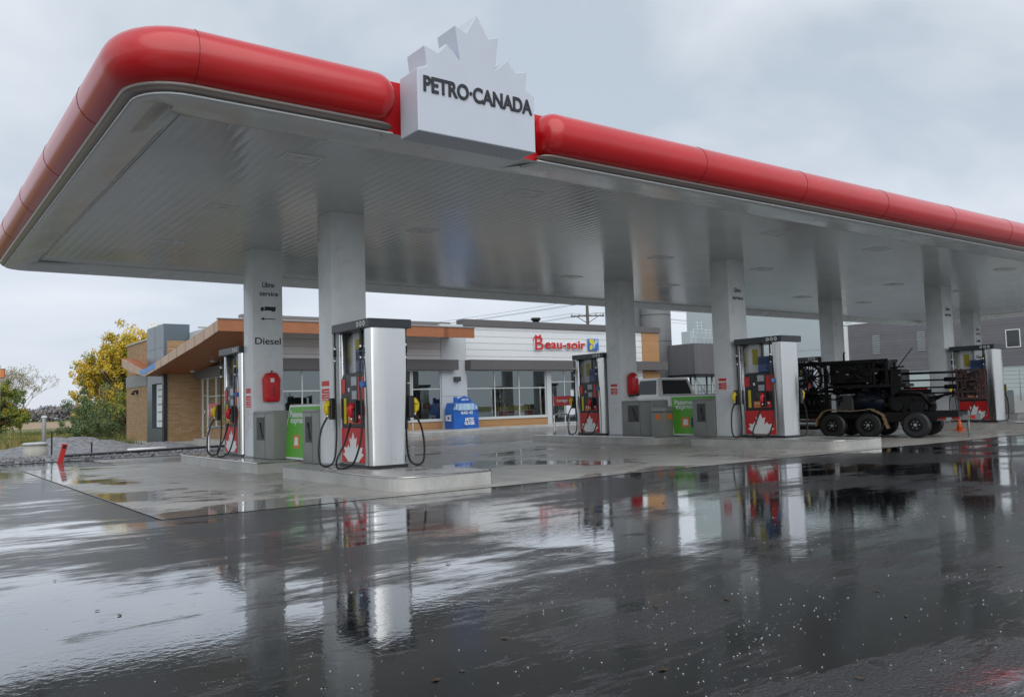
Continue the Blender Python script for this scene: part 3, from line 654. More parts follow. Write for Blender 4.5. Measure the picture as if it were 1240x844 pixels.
        hose([(.03, 1.20, 2.13), (.03, 1.20, 1.95), (.03, 1.20, 1.6), (.03, 1.20, 1.2), (.04, 1.17, .85), (.06, 1.12, .45), (.11, 1.10, .12), (.20, 1.13, 0.02), (.31, 1.18, .06), (.33, 1.20, .30), (.27, 1.22, .60), (.17, 1.22, .78)], [((.03, 1.20, 1.92), (.03, 1.20, 1.85), .022), ((.03, 1.20, 1.72), (.03, 1.20, 1.66), .02)])
        hose([(.03, .28, 2.13), (.03, .28, 1.95), (.03, .28, 1.75), (.06, .26, 1.3), (.06, .22, .9), (.07, .22, .5), (.15, .30, .12), (.25, .42, .02), (.31, .55, .02), (.27, .66, .14), (.14, .64, .40), (.10, .52, .70)], [((.03, .28, 1.90), (.03, .28, 1.83), .022), ((.03, .28, 1.72), (.03, .28, 1.66), .02)])
        def nozzle(y, z, mt, s=1.0):
            c = P(0.13 if mt is M['yellow'] else 0.06, y, z); c = Vector(c)
            b = MB(); ex = Vector((sx, 0, 0)); up = Vector((0, 0, 1))
            b.tube([c + up * -0.13 + ex * 0.03, c + up * -0.05 + ex * 0.05, c + up * 0.03 + ex * 0.05, c + up * 0.09 + ex * 0.01], [0.022, 0.036, 0.046, 0.040], 10)
            b.tube([c + up * 0.07 + ex * 0.06, c + up * 0.02 + ex * 0.10, c + up * -0.07 + ex * 0.09, c + up * -0.12 + ex * 0.04], 0.013, 6)
            b.tube([c + up * 0.02 + Vector((0, -.05, 0)) + ex * .03, c + up * .05 + ex * .04, c + up * .02 + Vector((0, .05, 0)) + ex * .03], 0.03, 8)
            n_ = b.build('nozzle', mt, p, smooth=True)
            b = MB(); b.tube([c + up * 0.08, c + up * 0.10 + ex * -0.05, c + up * 0.02 + ex * -0.09], 0.012, 8); b.cyl(c + up * -0.17 + ex * .03, c + up * -0.12 + ex * .03, 0.02, 8); b.build('spout', M['steel'], n_)
            b = MB(); a0 = c + ex * -0.05; b.box(min(a0.x - .05, a0.x + .04), a0.y - 0.06, a0.z - 0.20, max(a0.x - .05, a0.x + .04), a0.y + 0.05, a0.z + 0.14, bev=0.015); b.build('nozzle_holster', M['blk'], p)
        nozzle(1.22, 0.95, M['yellow']); nozzle(0.50, 0.90, M['nozred'])
    return p
pump0 = make_pump()
desc = {(0, True): 'stainless fuel pump nearest the camera with wide steel end panel', (0, False): 'fuel pump beside the Diesel column at the far left near the shop',
        (1, True): 'fuel pump just left of the black trailer machine on the second island', (1, False): 'fuel pump in front of the shop door on the second island',
        (2, True): 'fuel pump at right behind the red machine frame and traffic cone', (2, False): 'fuel pump on the third island hidden behind the black trailer machine',
        (3, True): 'fuel pump on the fourth island nearest the road at far right', (3, False): 'fuel pump on the fourth island nearest the shop at far right'}
for k in range(4):
    for fr in (True, False):
        p = pump0 if (k == 0 and fr) else copy_tree(pump0)
        p.location = (KX_[k] - 0.02, 11.47 if fr else 17.26, 0.2)
        tag(p, desc[(k, fr)], 'fuel pump', 'fuel pumps under the canopy')
# ------------------------------------------------------------------ service boxes against the columns
def service_box(k, front):
    y0, y1 = (13.42, 14.12) if front else (15.50, 16.60)
    e_ = empty('service_box', (KX_[k] - 0.02, y0, 0.2)); ln = y1 - y0; h = 0.92
    b = MB(); b.box(0, 0, 0, 0.20 if front else 0.64, ln, h, bev=0.03); s = b.build('cabinet', M['boxgrey'], e_); wn(s, 40)
    b = MB(); b.box(-0.008, ln * .42, 0.36, 0.0, ln * .78, 0.80); w = b.build('towel_recess', M['boxdark'], e_)
    b = MB(); b.tube([(-.012, ln * .50, .42), (-.018, ln * .60, .70)], 0.012, 6); b.box(-0.02, ln * .46, .40, -0.009, ln * .56, .47); b.build('squeegee', M['blk'], w)
    b = MB(); b.box(-0.004, 0.02, h - 0.05, 0.0, ln - 0.02, h - 0.04); b.box(-0.004, ln * .38, 0.02, 0.0, ln * .385, h - .06); b.build('panel_joint', M['boxdark'], e_)
    tag(e_, 'grey windshield service box against the %s column from the left, %s side' % (PL[k], 'road' if front else 'shop'), 'service box', 'grey service boxes between the columns')
for k in range(4):
    for fr in (True, False): service_box(k, fr)
# promotional boards
def promo(k, label):
    e_ = empty('promo_board', (KX_[k] + 0.13, 13.55, 0.2)); Lb = 2.15 if k == 0 else 1.45; H = 1.03
    def F(u, v, d): return Vector((0.10 + 0.05 * v / H * 1.0 + d, u, v))
    tp = 0.30 if k == 0 else -0.10
    b = MB(); b.prism([(-.02, 0), (Lb + .02, 0), (Lb + 0.02 - tp, H), (-.02, H)], F, 0.0, 0.14, bev=0.01); b.build('board_stand', M['boxgrey'], e_)
    b = MB(); b.prism([(0, 0.02), (Lb, 0.02), (Lb - tp, H - .02), (0, H - .02)], F, -0.006, -0.002); bb = b.build('board_border', M['pwhite'], e_)
    b = MB(); b.prism([(0.03, 0.05), (Lb - .03, 0.05), (Lb - .03 - tp, H - .05), (0.03, H - .05)], F, -0.010, -0.0065); gp = b.build('green_poster', M['green'], e_)
    def T(body, w, h, y, z, mt=M['pwhite'], th=0.0):
        o = text('lettering', body, w, h, (0.10 + 0.05 * z / H - 0.0145, y, z), '-x', mt, gp, bold=0.02)
    ce = 1.42 if k == 0 else 1.03; T('Paiement', 0.74, 0.12, ce, H * .82); T('express', 0.62, 0.12, ce + .02, H * .68)
    b = MB(); b.prism([(Lb * .62, .22), (Lb * .62 + .26, .22), (Lb * .62 + .26, .46), (Lb * .62, .46)], F, -0.013, -0.0105); oc = b.build('orange_card', M['orange'], gp)
    b = MB(); b.prism([(Lb * .62 + .04, .27), (Lb * .62 + .22, .27), (Lb * .62 + .20, .42), (Lb * .62 + .06, .42)], F, -0.016, -0.0135); b.build('card_picture', M['pwhite'], oc)
    b = MB(); b.prism([(Lb * .42, .22), (Lb * .42 + .24, .22), (Lb * .42 + .24, .46), (Lb * .42, .46)], F, -0.013, -0.0105); b.build('navy_card', M['navy'], gp)
    tag(e_, label, 'promotional board', 'green promotional boards')
promo(0, 'green promotional board with white border between the two nearest left columns')
promo(1, 'green promotional board between grey boxes in front of the pickup truck')
# bins in the gap of island two
e_ = empty('litter_bin', (KX_[1] - 0.10, 15.0, 0.0)); b = MB(); b.box(0, 0, 0, .42, .46, .80, bev=0.02); s = b.build('bin_body', M['boxgrey'], e_); wn(s, 40)
b = MB(); b.box(-0.004, .10, .62, 0, .30, .76); b.box(.12, -0.004, .62, .30, 0, .76); b.build('orange_label', M['orange'], e_)
b = MB(); b.box(0.0, 0.0, .801, .42, .46, .95, bev=0.04); b.build('bin_hood', M['galv'], e_)
tag(e_, 'grey litter bin with orange label beside the green board at the second island', 'litter bin')
# hoop guards with red banner at the shop end of the islands
for k in range(4):
    e_ = empty('hoop_guard', (KX_[k], 19.5, 0.2)); b = MB()
    b.tube(catmull([(0, 0, 0), (0, 0, .40), (0, 0, .52), (0.06, 0, .58), (.5, 0, .58), (.56, 0, .52), (.56, 0, .4), (.56, 0, 0)], 4), 0.028, 10); b.build('steel_hoop', M['steel'], e_, smooth=True)
    b = MB(); b.cyl((0, 0, .55), (0, 0, 1.18), 0.014, 8); b.build('banner_post', M['steel'], e_)
    b = MB(); b.box(-0.012, -0.80, .84, 0.004, -0.02, 1.12, bev=0.004); bn = b.build('red_banner', M['pred'], e_)
    text('lettering', 'Lavage', 0.48, 0.12, (-0.015, -0.42, 0.98), '-x', M['pwhite'], bn, bold=0.02)
    tag(e_, 'steel hoop guard with red banner at shop end of %s island from left' % PL[k], 'hoop guard', 'hoop guards with red banners')

# ------------------------------------------------------------------ shop
shop = empty('shop_building', (0, 0, 0)); tag(shop, 'low white sided shop with tan brick left wing and cedar butterfly roof', 'shop')
YW = 31.4; XA = 11.4; XE = 33.0
def part(nm, mt, boxes, par=shop, bev=0):
    b = MB()
    for q in boxes: b.box(*q, bev=bev)
    return b.build(nm, mt, par)
def parts(nm, mt, boxes, par=shop, bev=0): return [part(nm, mt, [q], par, bev) for q in boxes]
# front wall pieces (openings left for glazing)
parts('siding_wall', M['sidingz'], [(XA, YW, 3.12, 19.40, YW + .2, 4.15), (20.70, YW, 3.12, 31.70, YW + .2, 4.66), (28.0, YW, .15, 31.7, YW + .2, 3.1)])
parts('panel_wall', M['stucco'], [(19.40, YW - .03, .15, 20.67, YW + .2, 4.72), (25.25, YW - .02, .15, 25.50, YW + .2, 2.70), (27.15, YW - .02, .15, 28.0, YW + .2, 2.7), (XA, YW - .01, .15, 12.1, YW + .2, 2.7)])
part('panel_joint', M['greyclad'], [(19.42, YW - .033, 1.55, 20.65, YW - .031, 1.565), (19.42, YW - .033, 3.10, 20.65, YW - .031, 3.115)])
parts('wood_panel', M['woodp'], [(XA + .7, YW - .02, .15, 16.6, YW + .2, .48), (17.72, YW - .02, .15, 19.40, YW + .2, .48), (20.67, YW - .02, .15, 25.25, YW + .2, .48), (31.71, YW - .03, 3.14, 32.95, YW + .2, 4.67), (31.71, YW - .03, .15, 32.95, YW + .2, 2.66)])
parts('sill', M['frame'], [(XA + .7, YW - .06, .48, 16.6, YW + .1, .55), (17.72, YW - .06, .48, 19.40, YW + .1, .55), (20.67, YW - .06, .48, 25.25, YW + .1, .55)])
part('awning_band', M['awn'], [(XA - .25, YW - .42, 2.69, 20.05, YW - .001, 3.13)], bev=0.01)
part('awning_band', M['awn'], [(20.62, YW - .5, 2.69, 33.1, YW - .035, 3.14)], bev=0.01)
part('parapet_fascia', M['awn'], [(20.56, YW - .10, 4.67, 33.05, YW + .5, 4.97)], bev=0.01)
part('parapet_fascia', M['greyclad'], [(11.0, YW + .9, 4.78, 20.5, YW + 1.3, 4.90)])
part('upper_wall', M['stucco'], [(11.0, YW + .95, 4.1, 20.6, YW + 8, 4.78)])
parts('roof_deck', M['greyclad'], [(20.6, YW + .2, 4.5, 33.0, 46, 4.66), (11.5, YW + .3, 4.0, 20.6, 46, 4.1)])
parts('side_wall', M['greyboard'], [(32.8, YW + .2, 0, 33.0, 46, 4.7), (11.5, 45.8, 0, 33, 46, 4.7)])
b = MB(); b.cyl((25.9, YW + 1.5, 4.6), (25.9, YW + 1.5, 5.25), .17, 14); b.cyl((25.9, YW + 1.5, 5.25), (25.9, YW + 1.5, 5.37), .24, 14); b.build('roof_vent', M['blk'], shop)
def window(x0, x1, z0, z1, mull, tr, par=shop, axis='x', c=YW, name='window', depth=0.06):
    """framed glazing on plane y=c (axis x) or x=c (axis y)"""
    b = MB(); t = 0.045
    def bx(a0, q0, a1, q1, d=0.0):
        if axis == 'x': b.box(a0, c + .02 + d, q0, a1, c + .02 + depth - d, q1)
        else: b.box(c + .02 + d, a0, q0, c + .02 + depth - d, a1, q1)
    bx(x0, z0, x0 + t, z1); bx(x1 - t, z0, x1, z1); bx(x0 + t, z0, x1 - t, z0 + t); bx(x0 + t, z1 - t, x1 - t, z1)
    for m_ in mull: bx(m_ - t / 2, z0 + t, m_ + t / 2, z1 - t, 0.003)
    for q in tr: bx(x0 + t, q - t / 2, x1 - t, q + t / 2, 0.006)
    f = b.build(name, M['frame'], par)
    b = MB()
    if axis == 'x': b.quad((x0, c + .05, z0), (x1, c + .05, z0), (x1, c + .05, z1), (x0, c + .05, z1))
    else: b.quad((c + .05, x0, z0), (c + .05, x1, z0), (c + .05, x1, z1), (c + .05, x0, z1))
    b.build('pane', M['glass'], f); return f
window(12.1, 16.6, .55, 2.69, [13.05, 14.2, 15.4], [1.88])
window(17.95, 19.38, .55, 2.69, [], [1.88])
window(20.70, 25.22, .55, 2.69, [22.25, 23.63], [1.88])
# entrance doors
for xa, xb in ((16.62, 17.90), (25.52, 27.13)):
    d = window(xa, xb, .16, 2.69, [(xa + xb) / 2 + 0.05] if xb > 20 else [], [2.15], name='shop_door')
    b = MB(); b.tube([(xa + .12, YW - .02, 1.0), (xa + .12, YW - .06, 1.0), (xa + .12, YW - .06, 1.35), (xa + .12, YW - .02, 1.35)], 0.014, 6); b.build('handle', M['steel'], d)
parts('door_post', M['frame'], [(17.90, YW - .03, .15, 17.95, YW + .12, 2.69), (16.6, YW - .03, .15, 16.62, YW + .12, 2.69)])
parts('poster', M['paper'], [(26.45, YW + .03, .55, 27.0, YW + .035, 1.2), (26.75, YW + .03, 1.45, 26.95, YW + .035, 1.75)])
# interior
part('interior_floor', M['floorin'], [(11.6, YW + .3, .10, 32.8, 39.5, .14)])
part('interior_wall', M['wallin'], [(11.6, 39.5, .14, 32.8, 39.6, 4.0), (11.65, YW + .3, 3.1, 32.8, 39.5, 3.15), (19.45, YW + .25, .14, 20.6, YW + .3, 3.1)])
# left brick side wall
YB_ = 39.3
parts('brick_wall', M['brick'], [(XA - .0, 38.85, -.2, XA + .2, YB_, 3.12), (XA, 33.0, .0, XA + .2, 38.1, .5), (XA, YW, -.2, XA + .2, 33.0, 2.7)])
part('side_siding', M['greyclad'], [(XA, YW + .2, 3.12, XA + .2, YB_, 4.7)])
part('side_band', M['greyclad'], [(XA - .22, YW - .42, 2.69, XA - .001, YB_ - .01, 3.12)], bev=0.01)
window(33.0, 38.1, .5, 2.68, [34.3, 35.6, 36.9], [1.85], axis='y', c=XA - .02)
d = window(38.1, 38.85, .02, 2.68, [], [1.9], axis='y', c=XA - .02, name='shop_door')
b = MB(); b.tube([(XA - .0, 38.22, .9), (XA - .06, 38.22, .9), (XA - .06, 38.22, 1.3), (XA, 38.22, 1.3)], 0.016, 6); b.build('handle', M['steel'], d)
parts('foundation', M['found'], [(XA - .25, YW - .1, -.4, XA + .3, YB_ + .0, 0.0), (9.82, YB_ - .08, -.5, XA, YB_, -.10), (9.82, 42.28, -.5, 9.898, 46.7, -.12)])
# wing
parts('brick_wall', M['brick'], [(10.02, YB_, -.12, XA + .2, YB_ + .2, 4.4), (9.9, 42.26, -.25, 10.1, 46.6, 2.50), (9.93, 42.26, 3.06, 10.1, 46.6, 4.65), (10.1, 46.4, -.3, 16, 46.6, 4.65)])
part('wing_band', M['greyclad'], [(9.87, 42.27, 2.50, 10.09, 46.62, 3.06)])
part('wing_coping', M['found'], [(9.88, 42.27, 4.65, 10.3, 46.65, 4.72)])
part('corner_post', M['blk'], [(9.86, YB_ - .05, -.1, 10.015, YB_ + .20, 3.09)])
part('tower', M['towerclad'], [(9.88, 41.35, -.15, 10.9, 42.25, 3.1), (9.88, YB_ + .21, 2.52, 10.9, 41.35, 3.1), (9.88, YB_ + .21, -.15, 10.9, 41.35, .5), (10.5, YB_ + .21, .5, 10.9, 41.35, 2.52), (9.88, YB_ + .003, 3.1, 11.0, 42.25, 5.15)])
part('tower_joint', M['boxdark'], [(9.876, 40.8, 3.1, 9.879, 40.815, 5.14), (9.876, YB_ + .1, 4.1, 9.879, 42.2, 4.115), (10.0, YB_ - .001, 4.1, 10.95, YB_ + .002, 4.115)])
part('tower_window', M['dglass'], [(10.06, YB_ + .22, .5, 10.08, 41.35, 2.52)])
part('display_panel', M['paper'], [(9.93, YB_ + .24, .56, 10.055, 40.72, 2.48)])
b = MB()
for z in (.8, 1.2, 1.55, 1.9, 2.2): b.box(9.924, 39.7, z, 9.929, 40.5, z + .07)
b.build('display_print', M['bluecap'], shop) if False else b.build('display_print', M['boxgrey'], shop)
e_ = MB(); e_.box(9.80, 44.1, 2.15, 9.895, 44.25, 2.35, bev=.01); e_.tube([(9.82, 44.17, 2.3), (9.70, 44.17, 2.28), (9.66, 44.17, 2.12)], [.04, .05, .09], 10); o = e_.build('wall_lamp', M['blk'], shop)
b = MB(); b.box(20.0, YW - .22, 2.20, 20.28, YW - .031, 2.40, bev=.01); b.build('wall_lamp', M['boxdark'], shop)
# butterfly roof: profile along the side, extruded in x
RX0 = 9.25; top = [(29.6, 4.36), (32.0, 4.06), (34.2, 3.83), (37.0, 3.48), (40.2, 3.10), (42.2, 3.45), (44.6, 3.90)]
low = [(44.6, 3.50), (42.2, 3.10), (40.0, 2.84), (37.0, 3.14), (34.2, 3.44), (32.0, 3.66), (29.6, 3.97)]
b = MB(); b.prism(top + low, lambda u, v, d: Vector((d, u, v)), RX0 + .04, XA - .02); b.build('roof_soffit', M['wood'], shop)
b = MB(); b.prism([(YW - 1.8 + .03, 4.33), (YW + .9, 4.60), (YW + .9, 4.22), (YW - 1.8 + .03, 3.985)], lambda u, v, d: Vector((d, u, v)), XA - .02, 19.86); b.build('roof_soffit', M['wood'], shop)
b = MB(); b.prism(top + low, lambda u, v, d: Vector((d, u, v)), RX0, RX0 + .04); b.build('roof_edge', M['woodpale'], shop)
b = MB(); b.box(RX0 - .01, 29.56, 3.96, 19.95, 29.628, 4.37); b.build('roof_fascia', M['woodf'], shop)
b = MB(); b.box(RX0 - .03, 29.53, 4.371, 19.98, 29.70, 4.41); b.build('roof_flashing', M['greyclad'], shop)
b = MB(); b.prism([(38.2, 3.355), (40.3, 3.115), (40.9, 3.225), (40.9, 3.02), (40.2, 2.93), (38.2, 3.12)], lambda u, v, d: Vector((d, u, v)), RX0 - .012, RX0 - .002); b.build('blue_membrane', M['bluewrap'], shop)
for yy, zz_ in ((33.6, 3.25), (36.3, 2.98)):
    b = MB(); b.cyl((10.3, yy, zz_ + .25), (10.3, yy, zz_), .012, 6); b.tube([(10.3, yy, zz_), (10.3, yy, zz_ - .10), (10.3, yy, zz_ - .14)], [.03, .13, .13], 14); b.build('pendant_lamp', M['galv'], shop)
b = MB(); b.tube([(11.0, 38, 4.9), (14.5, 38, 4.95)], .03, 6); b.build('roof_rail', M['galv'], shop)

# things inside, seen through the glass
def shelf(x, y, w, label, colours, h=1.3, cat='shelf'):
    e_ = empty('shop_shelf', (x, y, .14)); b = MB()
    for i in range(4): b.box(0, 0, .1 + i * h / 3.3, w, .4, .13 + i * h / 3.3)
    b.box(0, .4, 0, w, .43, h); b.build('rack', M['boxgrey'], e_)
    r = random.Random(int(x * 7)); 
    for ci, c in enumerate(colours):
        b = MB()
        for i in range(4):
            xx = .03 + ci * .04
            while xx < w - .15:
                if r.random() < .45: b.box(xx, .05, .131 + i * h / 3.3, xx + .1, .3, .131 + i * h / 3.3 + r.uniform(.1, .22))
                xx += .13 * len(colours) * .6
        b.build('goods', c, e_)
    tag(e_, label, cat)
shelf(20.95, 34.2, 1.2, 'dark stocked shelf seen through the left pane of the wide shop window', [M['brown'], M['navy'], M['pwhite']], 1.5)
shelf(24.0, 33.6, 1.0, 'stocked shelf seen through the right pane of the wide shop window', [M['ylabel'], M['bluecap'], M['pwhite']], 1.6)
shelf(18.1, 33.8, 1.1, 'stocked shelf seen through the single window beside the ice box', [M['brown'], M['ylabel']], 1.2)
e_ = empty('display_freezer', (22.6, 31.72, .14)); b = MB(); b.box(0, 0, 0, 2.1, .7, .72, bev=.03); b.build('freezer_body', M['pwhite'], e_)
b = MB(); b.box(.06, -.006, .35, 2.04, -.001, .68); rb = b.build('red_banner', M['pred'], e_); b = MB()
b.box(.5, -.01, .45, .95, -.0065, .58); b.box(1.2, -.01, .45, 1.7, -.0065, .58); b.build('banner_print', M['pwhite'], rb)
b = MB()
for i in range(12): b.box(.1 + i * .16, .1, .725, .2 + i * .16, .3, .86 + .08 * (i % 3))
b.build('goods', M['yellow'], e_)
tag(e_, 'white display chest with red front banner inside the wide shop window', 'display chest')

# shop sign letters
e_ = empty('shop_sign', (0, 0, 0)); yy = YW - .05
o = text('letter_outline', 'eau-soir', 2.62, .47, (26.44, yy - .01, 3.93), '-y', M['pwhite'], e_, depth=.03, bold=.045)
o = text('letter_face', 'eau-soir', 2.54, .40, (26.44, yy - .04, 3.93), '-y', M['pred'], e_, depth=.03, bold=.016)
o = text('letter_outline', 'B', .56, .70, (24.82, yy - .012, 3.98), '-y', M['pwhite'], e_, depth=.03, bold=0.012)
o = text('letter_face', 'B', .50, .64, (24.82, yy - .042, 3.98), '-y', M['pred'], e_, depth=.03, bold=0.0)
b = MB(); b.prism([(24.44, 4.10), (24.56, 4.30), (24.62, 4.38), (24.68, 4.31), (24.80, 4.31), (24.88, 4.40), (24.95, 4.30), (24.80, 4.28), (24.62, 4.27)], lambda u, v, d: Vector((u, d, v)), yy - .06, yy - .025); b.build('letter_flourish', M['pred'], e_)
b = MB(); b.box(27.90, yy - .06, 3.68, 28.58, yy + .0, 4.26, bev=.01); sq = b.build('emblem_square', M['bluecap'], e_)
b = MB(); P_ = lambda u, v, d: Vector((27.90 + u * .68, d, 3.68 + v * .58))
b.prism([(.05, .95), (.15, .62), (.45, .45), (.6, .65), (.5, .95)], P_, yy - .066, yy - .061); b.prism([(.1, .08), (.32, .06), (.42, .35), (.3, .5), (.15, .4)], P_, yy - .066, yy - .061); b.build('emblem_yellow', M['yellow'], sq)
b = MB(); b.prism([(.65, .95), (.93, .93), (.93, .70), (.7, .55), (.5, .12), (.45, .45), (.62, .7)], P_, yy - .066, yy - .061); b.build('emblem_pale', M['iceli'], sq)
tag(e_, 'red Beau-soir lettering with white outline and blue yellow square on siding', 'shop sign')

# ice box
e_ = empty('ice_box', (19.36, 30.45, .15)); e_.scale = (.84, .9, 1.03); b = MB(); pr_ = [(0.05, 0), (1.55, 0), (1.55, .78), (1.40, 1.08), (.17, 1.08), (0.05, .78)]
b.prism(pr_, lambda u, v, d: Vector((u, d, v)), 0.0, .82, bev=.02); b.build('ice_cabinet', M['icebl'], e_)
b = MB(); b.prism([(.02, .80), (.14, 1.06), (.10, 1.06), (.10, .78)], lambda u, v, d: Vector((u, d, v)), -.01, -.002)
b.prism([(.30, .76), (1.30, .76), (1.30, 1.04), (.34, 1.04)], lambda u, v, d: Vector((u, d, v)), -.008, -.002)
b.prism([(.12, .82), (.25, .78), (.3, 1.04), (.2, 1.05)], lambda u, v, d: Vector((u, d, v)), -.008, -.002)
b.prism([(1.34, .78), (1.5, .80), (1.38, 1.04)], lambda u, v, d: Vector((u, d, v)), -.008, -.002); b.build('pale_artwork', M['iceli'], e_)
b = MB(); b.prism([(.18, 1.082), (.18, 1.32), (.34, 1.32), (.34, 1.24), (.42, 1.24), (.80, 1.36), (1.18, 1.22), (1.18, 1.082)], lambda u, v, d: Vector((u, d, v)), .10, .22, bev=.01); hb = b.build('header_board', M['icebl'], e_)
text('lettering', 'ARCTIC', .46, .08, (.80, .094, 1.20), '-y', M['pwhite'], hb, bold=.03)
text('lettering', 'GLACE - ICE', .72, .12, (.82, -.012, .66), '-y', M['pwhite'], e_, bold=.04)
text('lettering', 'ARCTIC\nGLACIER', .62, .30, (.98, -.012, .30), '-y', M['pwhite'], e_, bold=.05)
o = text('side_lettering', 'ICE', .5, .26, (-.012, .40, .45), '-x', M['pwhite'], e_, bold=.05)
b = MB(); b.box(.76, -.006, .04, .775, -.001, .60); b.box(.05, -.02, .72, 1.5, -.0015, .735); b.build('door_joint', M['navy'], e_)
tag(e_, 'blue ice merchandiser box with white lettering and peaked header on the sidewalk', 'ice box')

# ------------------------------------------------------------------ left side small things
e_ = empty('red_stake', (3.45, 23.4, 0)); e_.scale = (1, 1, .78); b = MB(); b.box(-.06, -.03, -.02, .06, .03, .60, bev=.008)
o = b.build('stake_board', M['stake'], e_); o.rotation_euler = (0, math.radians(11), 0)
b = MB(); b.box(-.04, -.034, .46, .04, -.031, .56); q = b.build('worn_patch', M['rust'], o); tag(e_, 'leaning red marker board at the edge of the gravel', 'marker')
e_ = empty('marker_post', (3.9, 29.4, 0.0)); b = MB(); b.tube([(0, 0, -.3), (0, 0, 1.15), (0, 0, 1.20)], [.065, .06, .03], 10); b.build('post', M['galv'], e_)
b = MB(); b.box(-.07, -.07, 1.12, .07, .07, 1.17, bev=.01); b.build('post_collar', M['pwhite'], e_); tag(e_, 'pale weathered post standing in the gravel behind the concrete box', 'post')
e_ = empty('thin_marker', (4.0, 28.6, 0.0)); b = MB(); b.box(-.02, -.02, -.3, .02, .02, .78); b.build('black_rod', M['blk'], e_); b = MB(); b.box(-.023, -.023, .72, .023, .023, .78); b.build('rod_tip', M['galv'], e_); tag(e_, 'thin black rod beside the pale post in gravel', 'marker rod')
e_ = empty('thin_marker', (5.05, 28.4, 0.0)); b = MB(); b.box(-.02, -.02, -.2, .02, .02, .34); b.build('black_rod', M['blk'], e_); tag(e_, 'short dark rod in gravel just right of the red marker', 'marker rod')
e_ = empty('concrete_chamber', (3.62, 29.0, 0.0)); b = MB(); b.tube([(0, 0, -.25), (0, 0, .32)], [.32, .32], 20); b.build('chamber_wall', M['lcone'], e_)
b = MB(); b.tube([(0, 0, .321), (0, 0, .37), (0, 0, .39)], [.35, .35, .27], 20); b.build('chamber_lid', M['found'], e_); tag(e_, 'round pale concrete chamber with lid sitting in the gravel', 'concrete chamber')
e_ = empty('lying_pipe', (0, 0, 0)); b = MB(); b.tube([(3.7, 24.6, .12), (6.5, 25.1, .13), (10.6, 26.0, .14)], .035, 8); b.build('pipe', M['blk'], e_); tag(e_, 'long black pipe lying on gravel behind the red marker', 'pipe')
e_ = empty('lying_pipe', (0, 0, 0)); b = MB(); b.tube([(6.0, 28.1, .06), (7.2, 28.4, .06)], .04, 8); b.build('pipe', M['pwhite'], e_); tag(e_, 'short white pipe lying on gravel below the brick wing', 'pipe')
# orange road sign far left
e_ = empty('roadworks_sign', (7.42, 80, -.3)); e_.scale = (.8, .8, .97); b = MB(); b.tube([(0, 0, 0), (0, 0, 6.0)], .05, 8); b.build('pole', M['galv'], e_); b = MB(); b.box(-.55, -.03, 4.9, .45, .03, 5.7); b.build('sign_board', M['blk'], e_); b = MB(); b.box(-.48, -.04, 4.97, .38, -.031, 5.63); b.build('orange_face', M['orange'], e_); tag(e_, 'small orange sign with black border at the far left edge', 'road sign')

# traffic cone
e_ = empty('traffic_cone', (25.0, 12.1, 0)); e_.scale = (.75, .75, .75); b = MB(); b.box(-.16, -.16, 0.004, .16, .16, .035, bev=.01); b.build('cone_base', M['cone'], e_)
b = MB(); b.tube([(0, 0, .035), (0, 0, .42)], [.115, .035], 18); b.build('cone_body', M['cone'], e_, smooth=False); b = MB(); b.tube([(0, 0, .22), (0, 0, .30)], [.0775, .060], 18); b.build('cone_band', M['orange'], e_)
tag(e_, 'small orange traffic cone on wet concrete near the third island pump', 'traffic cone')

# ------------------------------------------------------------------ pickup truck behind the second island
e_ = empty('pickup_truck', (19.95, 17.0, 0.0)); WT = 1.9
body = [(0, .55), (0, 1.22), (2.15, 1.24), (2.2, 1.22), (4.3, 1.2), (5.5, 1.08), (5.6, .6), (5.5, .42), (5.15, .42), (5.1, .6), (4.95, .78), (4.65, .85), (4.35, .78), (4.2, .6), (4.15, .42), (1.65, .42), (1.6, .6), (1.45, .78), (1.15, .85), (.85, .78), (.7, .6), (.65, .42), (.1, .42)]
b = MB(); b.prism(body, lambda u, v, d: Vector((d, u, v)), 0, WT, bev=.03); b.build('truck_body', M['tmetal'], e_)
b = MB()
base = [(.06, 2.12), (1.84, 2.12), (1.84, 4.45), (.06, 4.45)]; topp = [(.24, 2.30), (1.66, 2.30), (1.66, 3.75), (.24, 3.75)]
lo = [b.bm.verts.new((x, y, 1.20)) for x, y in base]; hi = [b.bm.verts.new((x, y, 1.84)) for x, y in topp]
b.bm.faces.new(hi); 
for i in range(4): b.bm.faces.new((lo[i], lo[(i + 1) % 4], hi[(i + 1) % 4], hi[i]))
bmesh.ops.bevel(b.bm, geom=b.bm.edges[:], offset=.05, segments=3, profile=.5, affect='EDGES')
cab = b.build('cab', M['tmetal'], e_); wn(cab, 40)
def lerp(a, c, t): return tuple(a[i] + (c[i] - a[i]) * t for i in range(len(a)))
def cabq(i, j, u0, u1, v0, v1, off):
    A = Vector((*base[i], 1.20)); B_ = Vector((*base[j], 1.20)); C_ = Vector((*topp[j], 1.84)); D = Vector((*topp[i], 1.84))
    n_ = (B_ - A).cross(D - A).normalized(); cen = Vector((.95, 3.2, 1.5))
    if n_.dot(A - cen) < 0: n_ = -n_
    def p(u, v): return (A.lerp(B_, u)).lerp(D.lerp(C_, u), v) + n_ * off
    return [p(u0, v0), p(u1, v0), p(u1, v1), p(u0, v1)]
for (i, j, u0, u1) in ((0, 1, .10, .90), (3, 0, .06, .42), (3, 0, .48, .94), (1, 2, .06, .48), (1, 2, .54, .94), (2, 3, .06, .94)):
    b = MB(); b.quad(*cabq(i, j, u0, u1, .16, .88, .006)); b.build('cab_window', M['dglass'], e_)
b = MB(); b.box(.35, -.012, .80, 1.55, -.002, 1.18, bev=.004); b.build('tailgate', M['tmetal'], e_)
for x in (.02, WT - .16):
    b = MB(); b.box(x, -.02, .80, x + .14, .05, 1.15, bev=.01); b.build('tail_light', M['taillight'], e_)
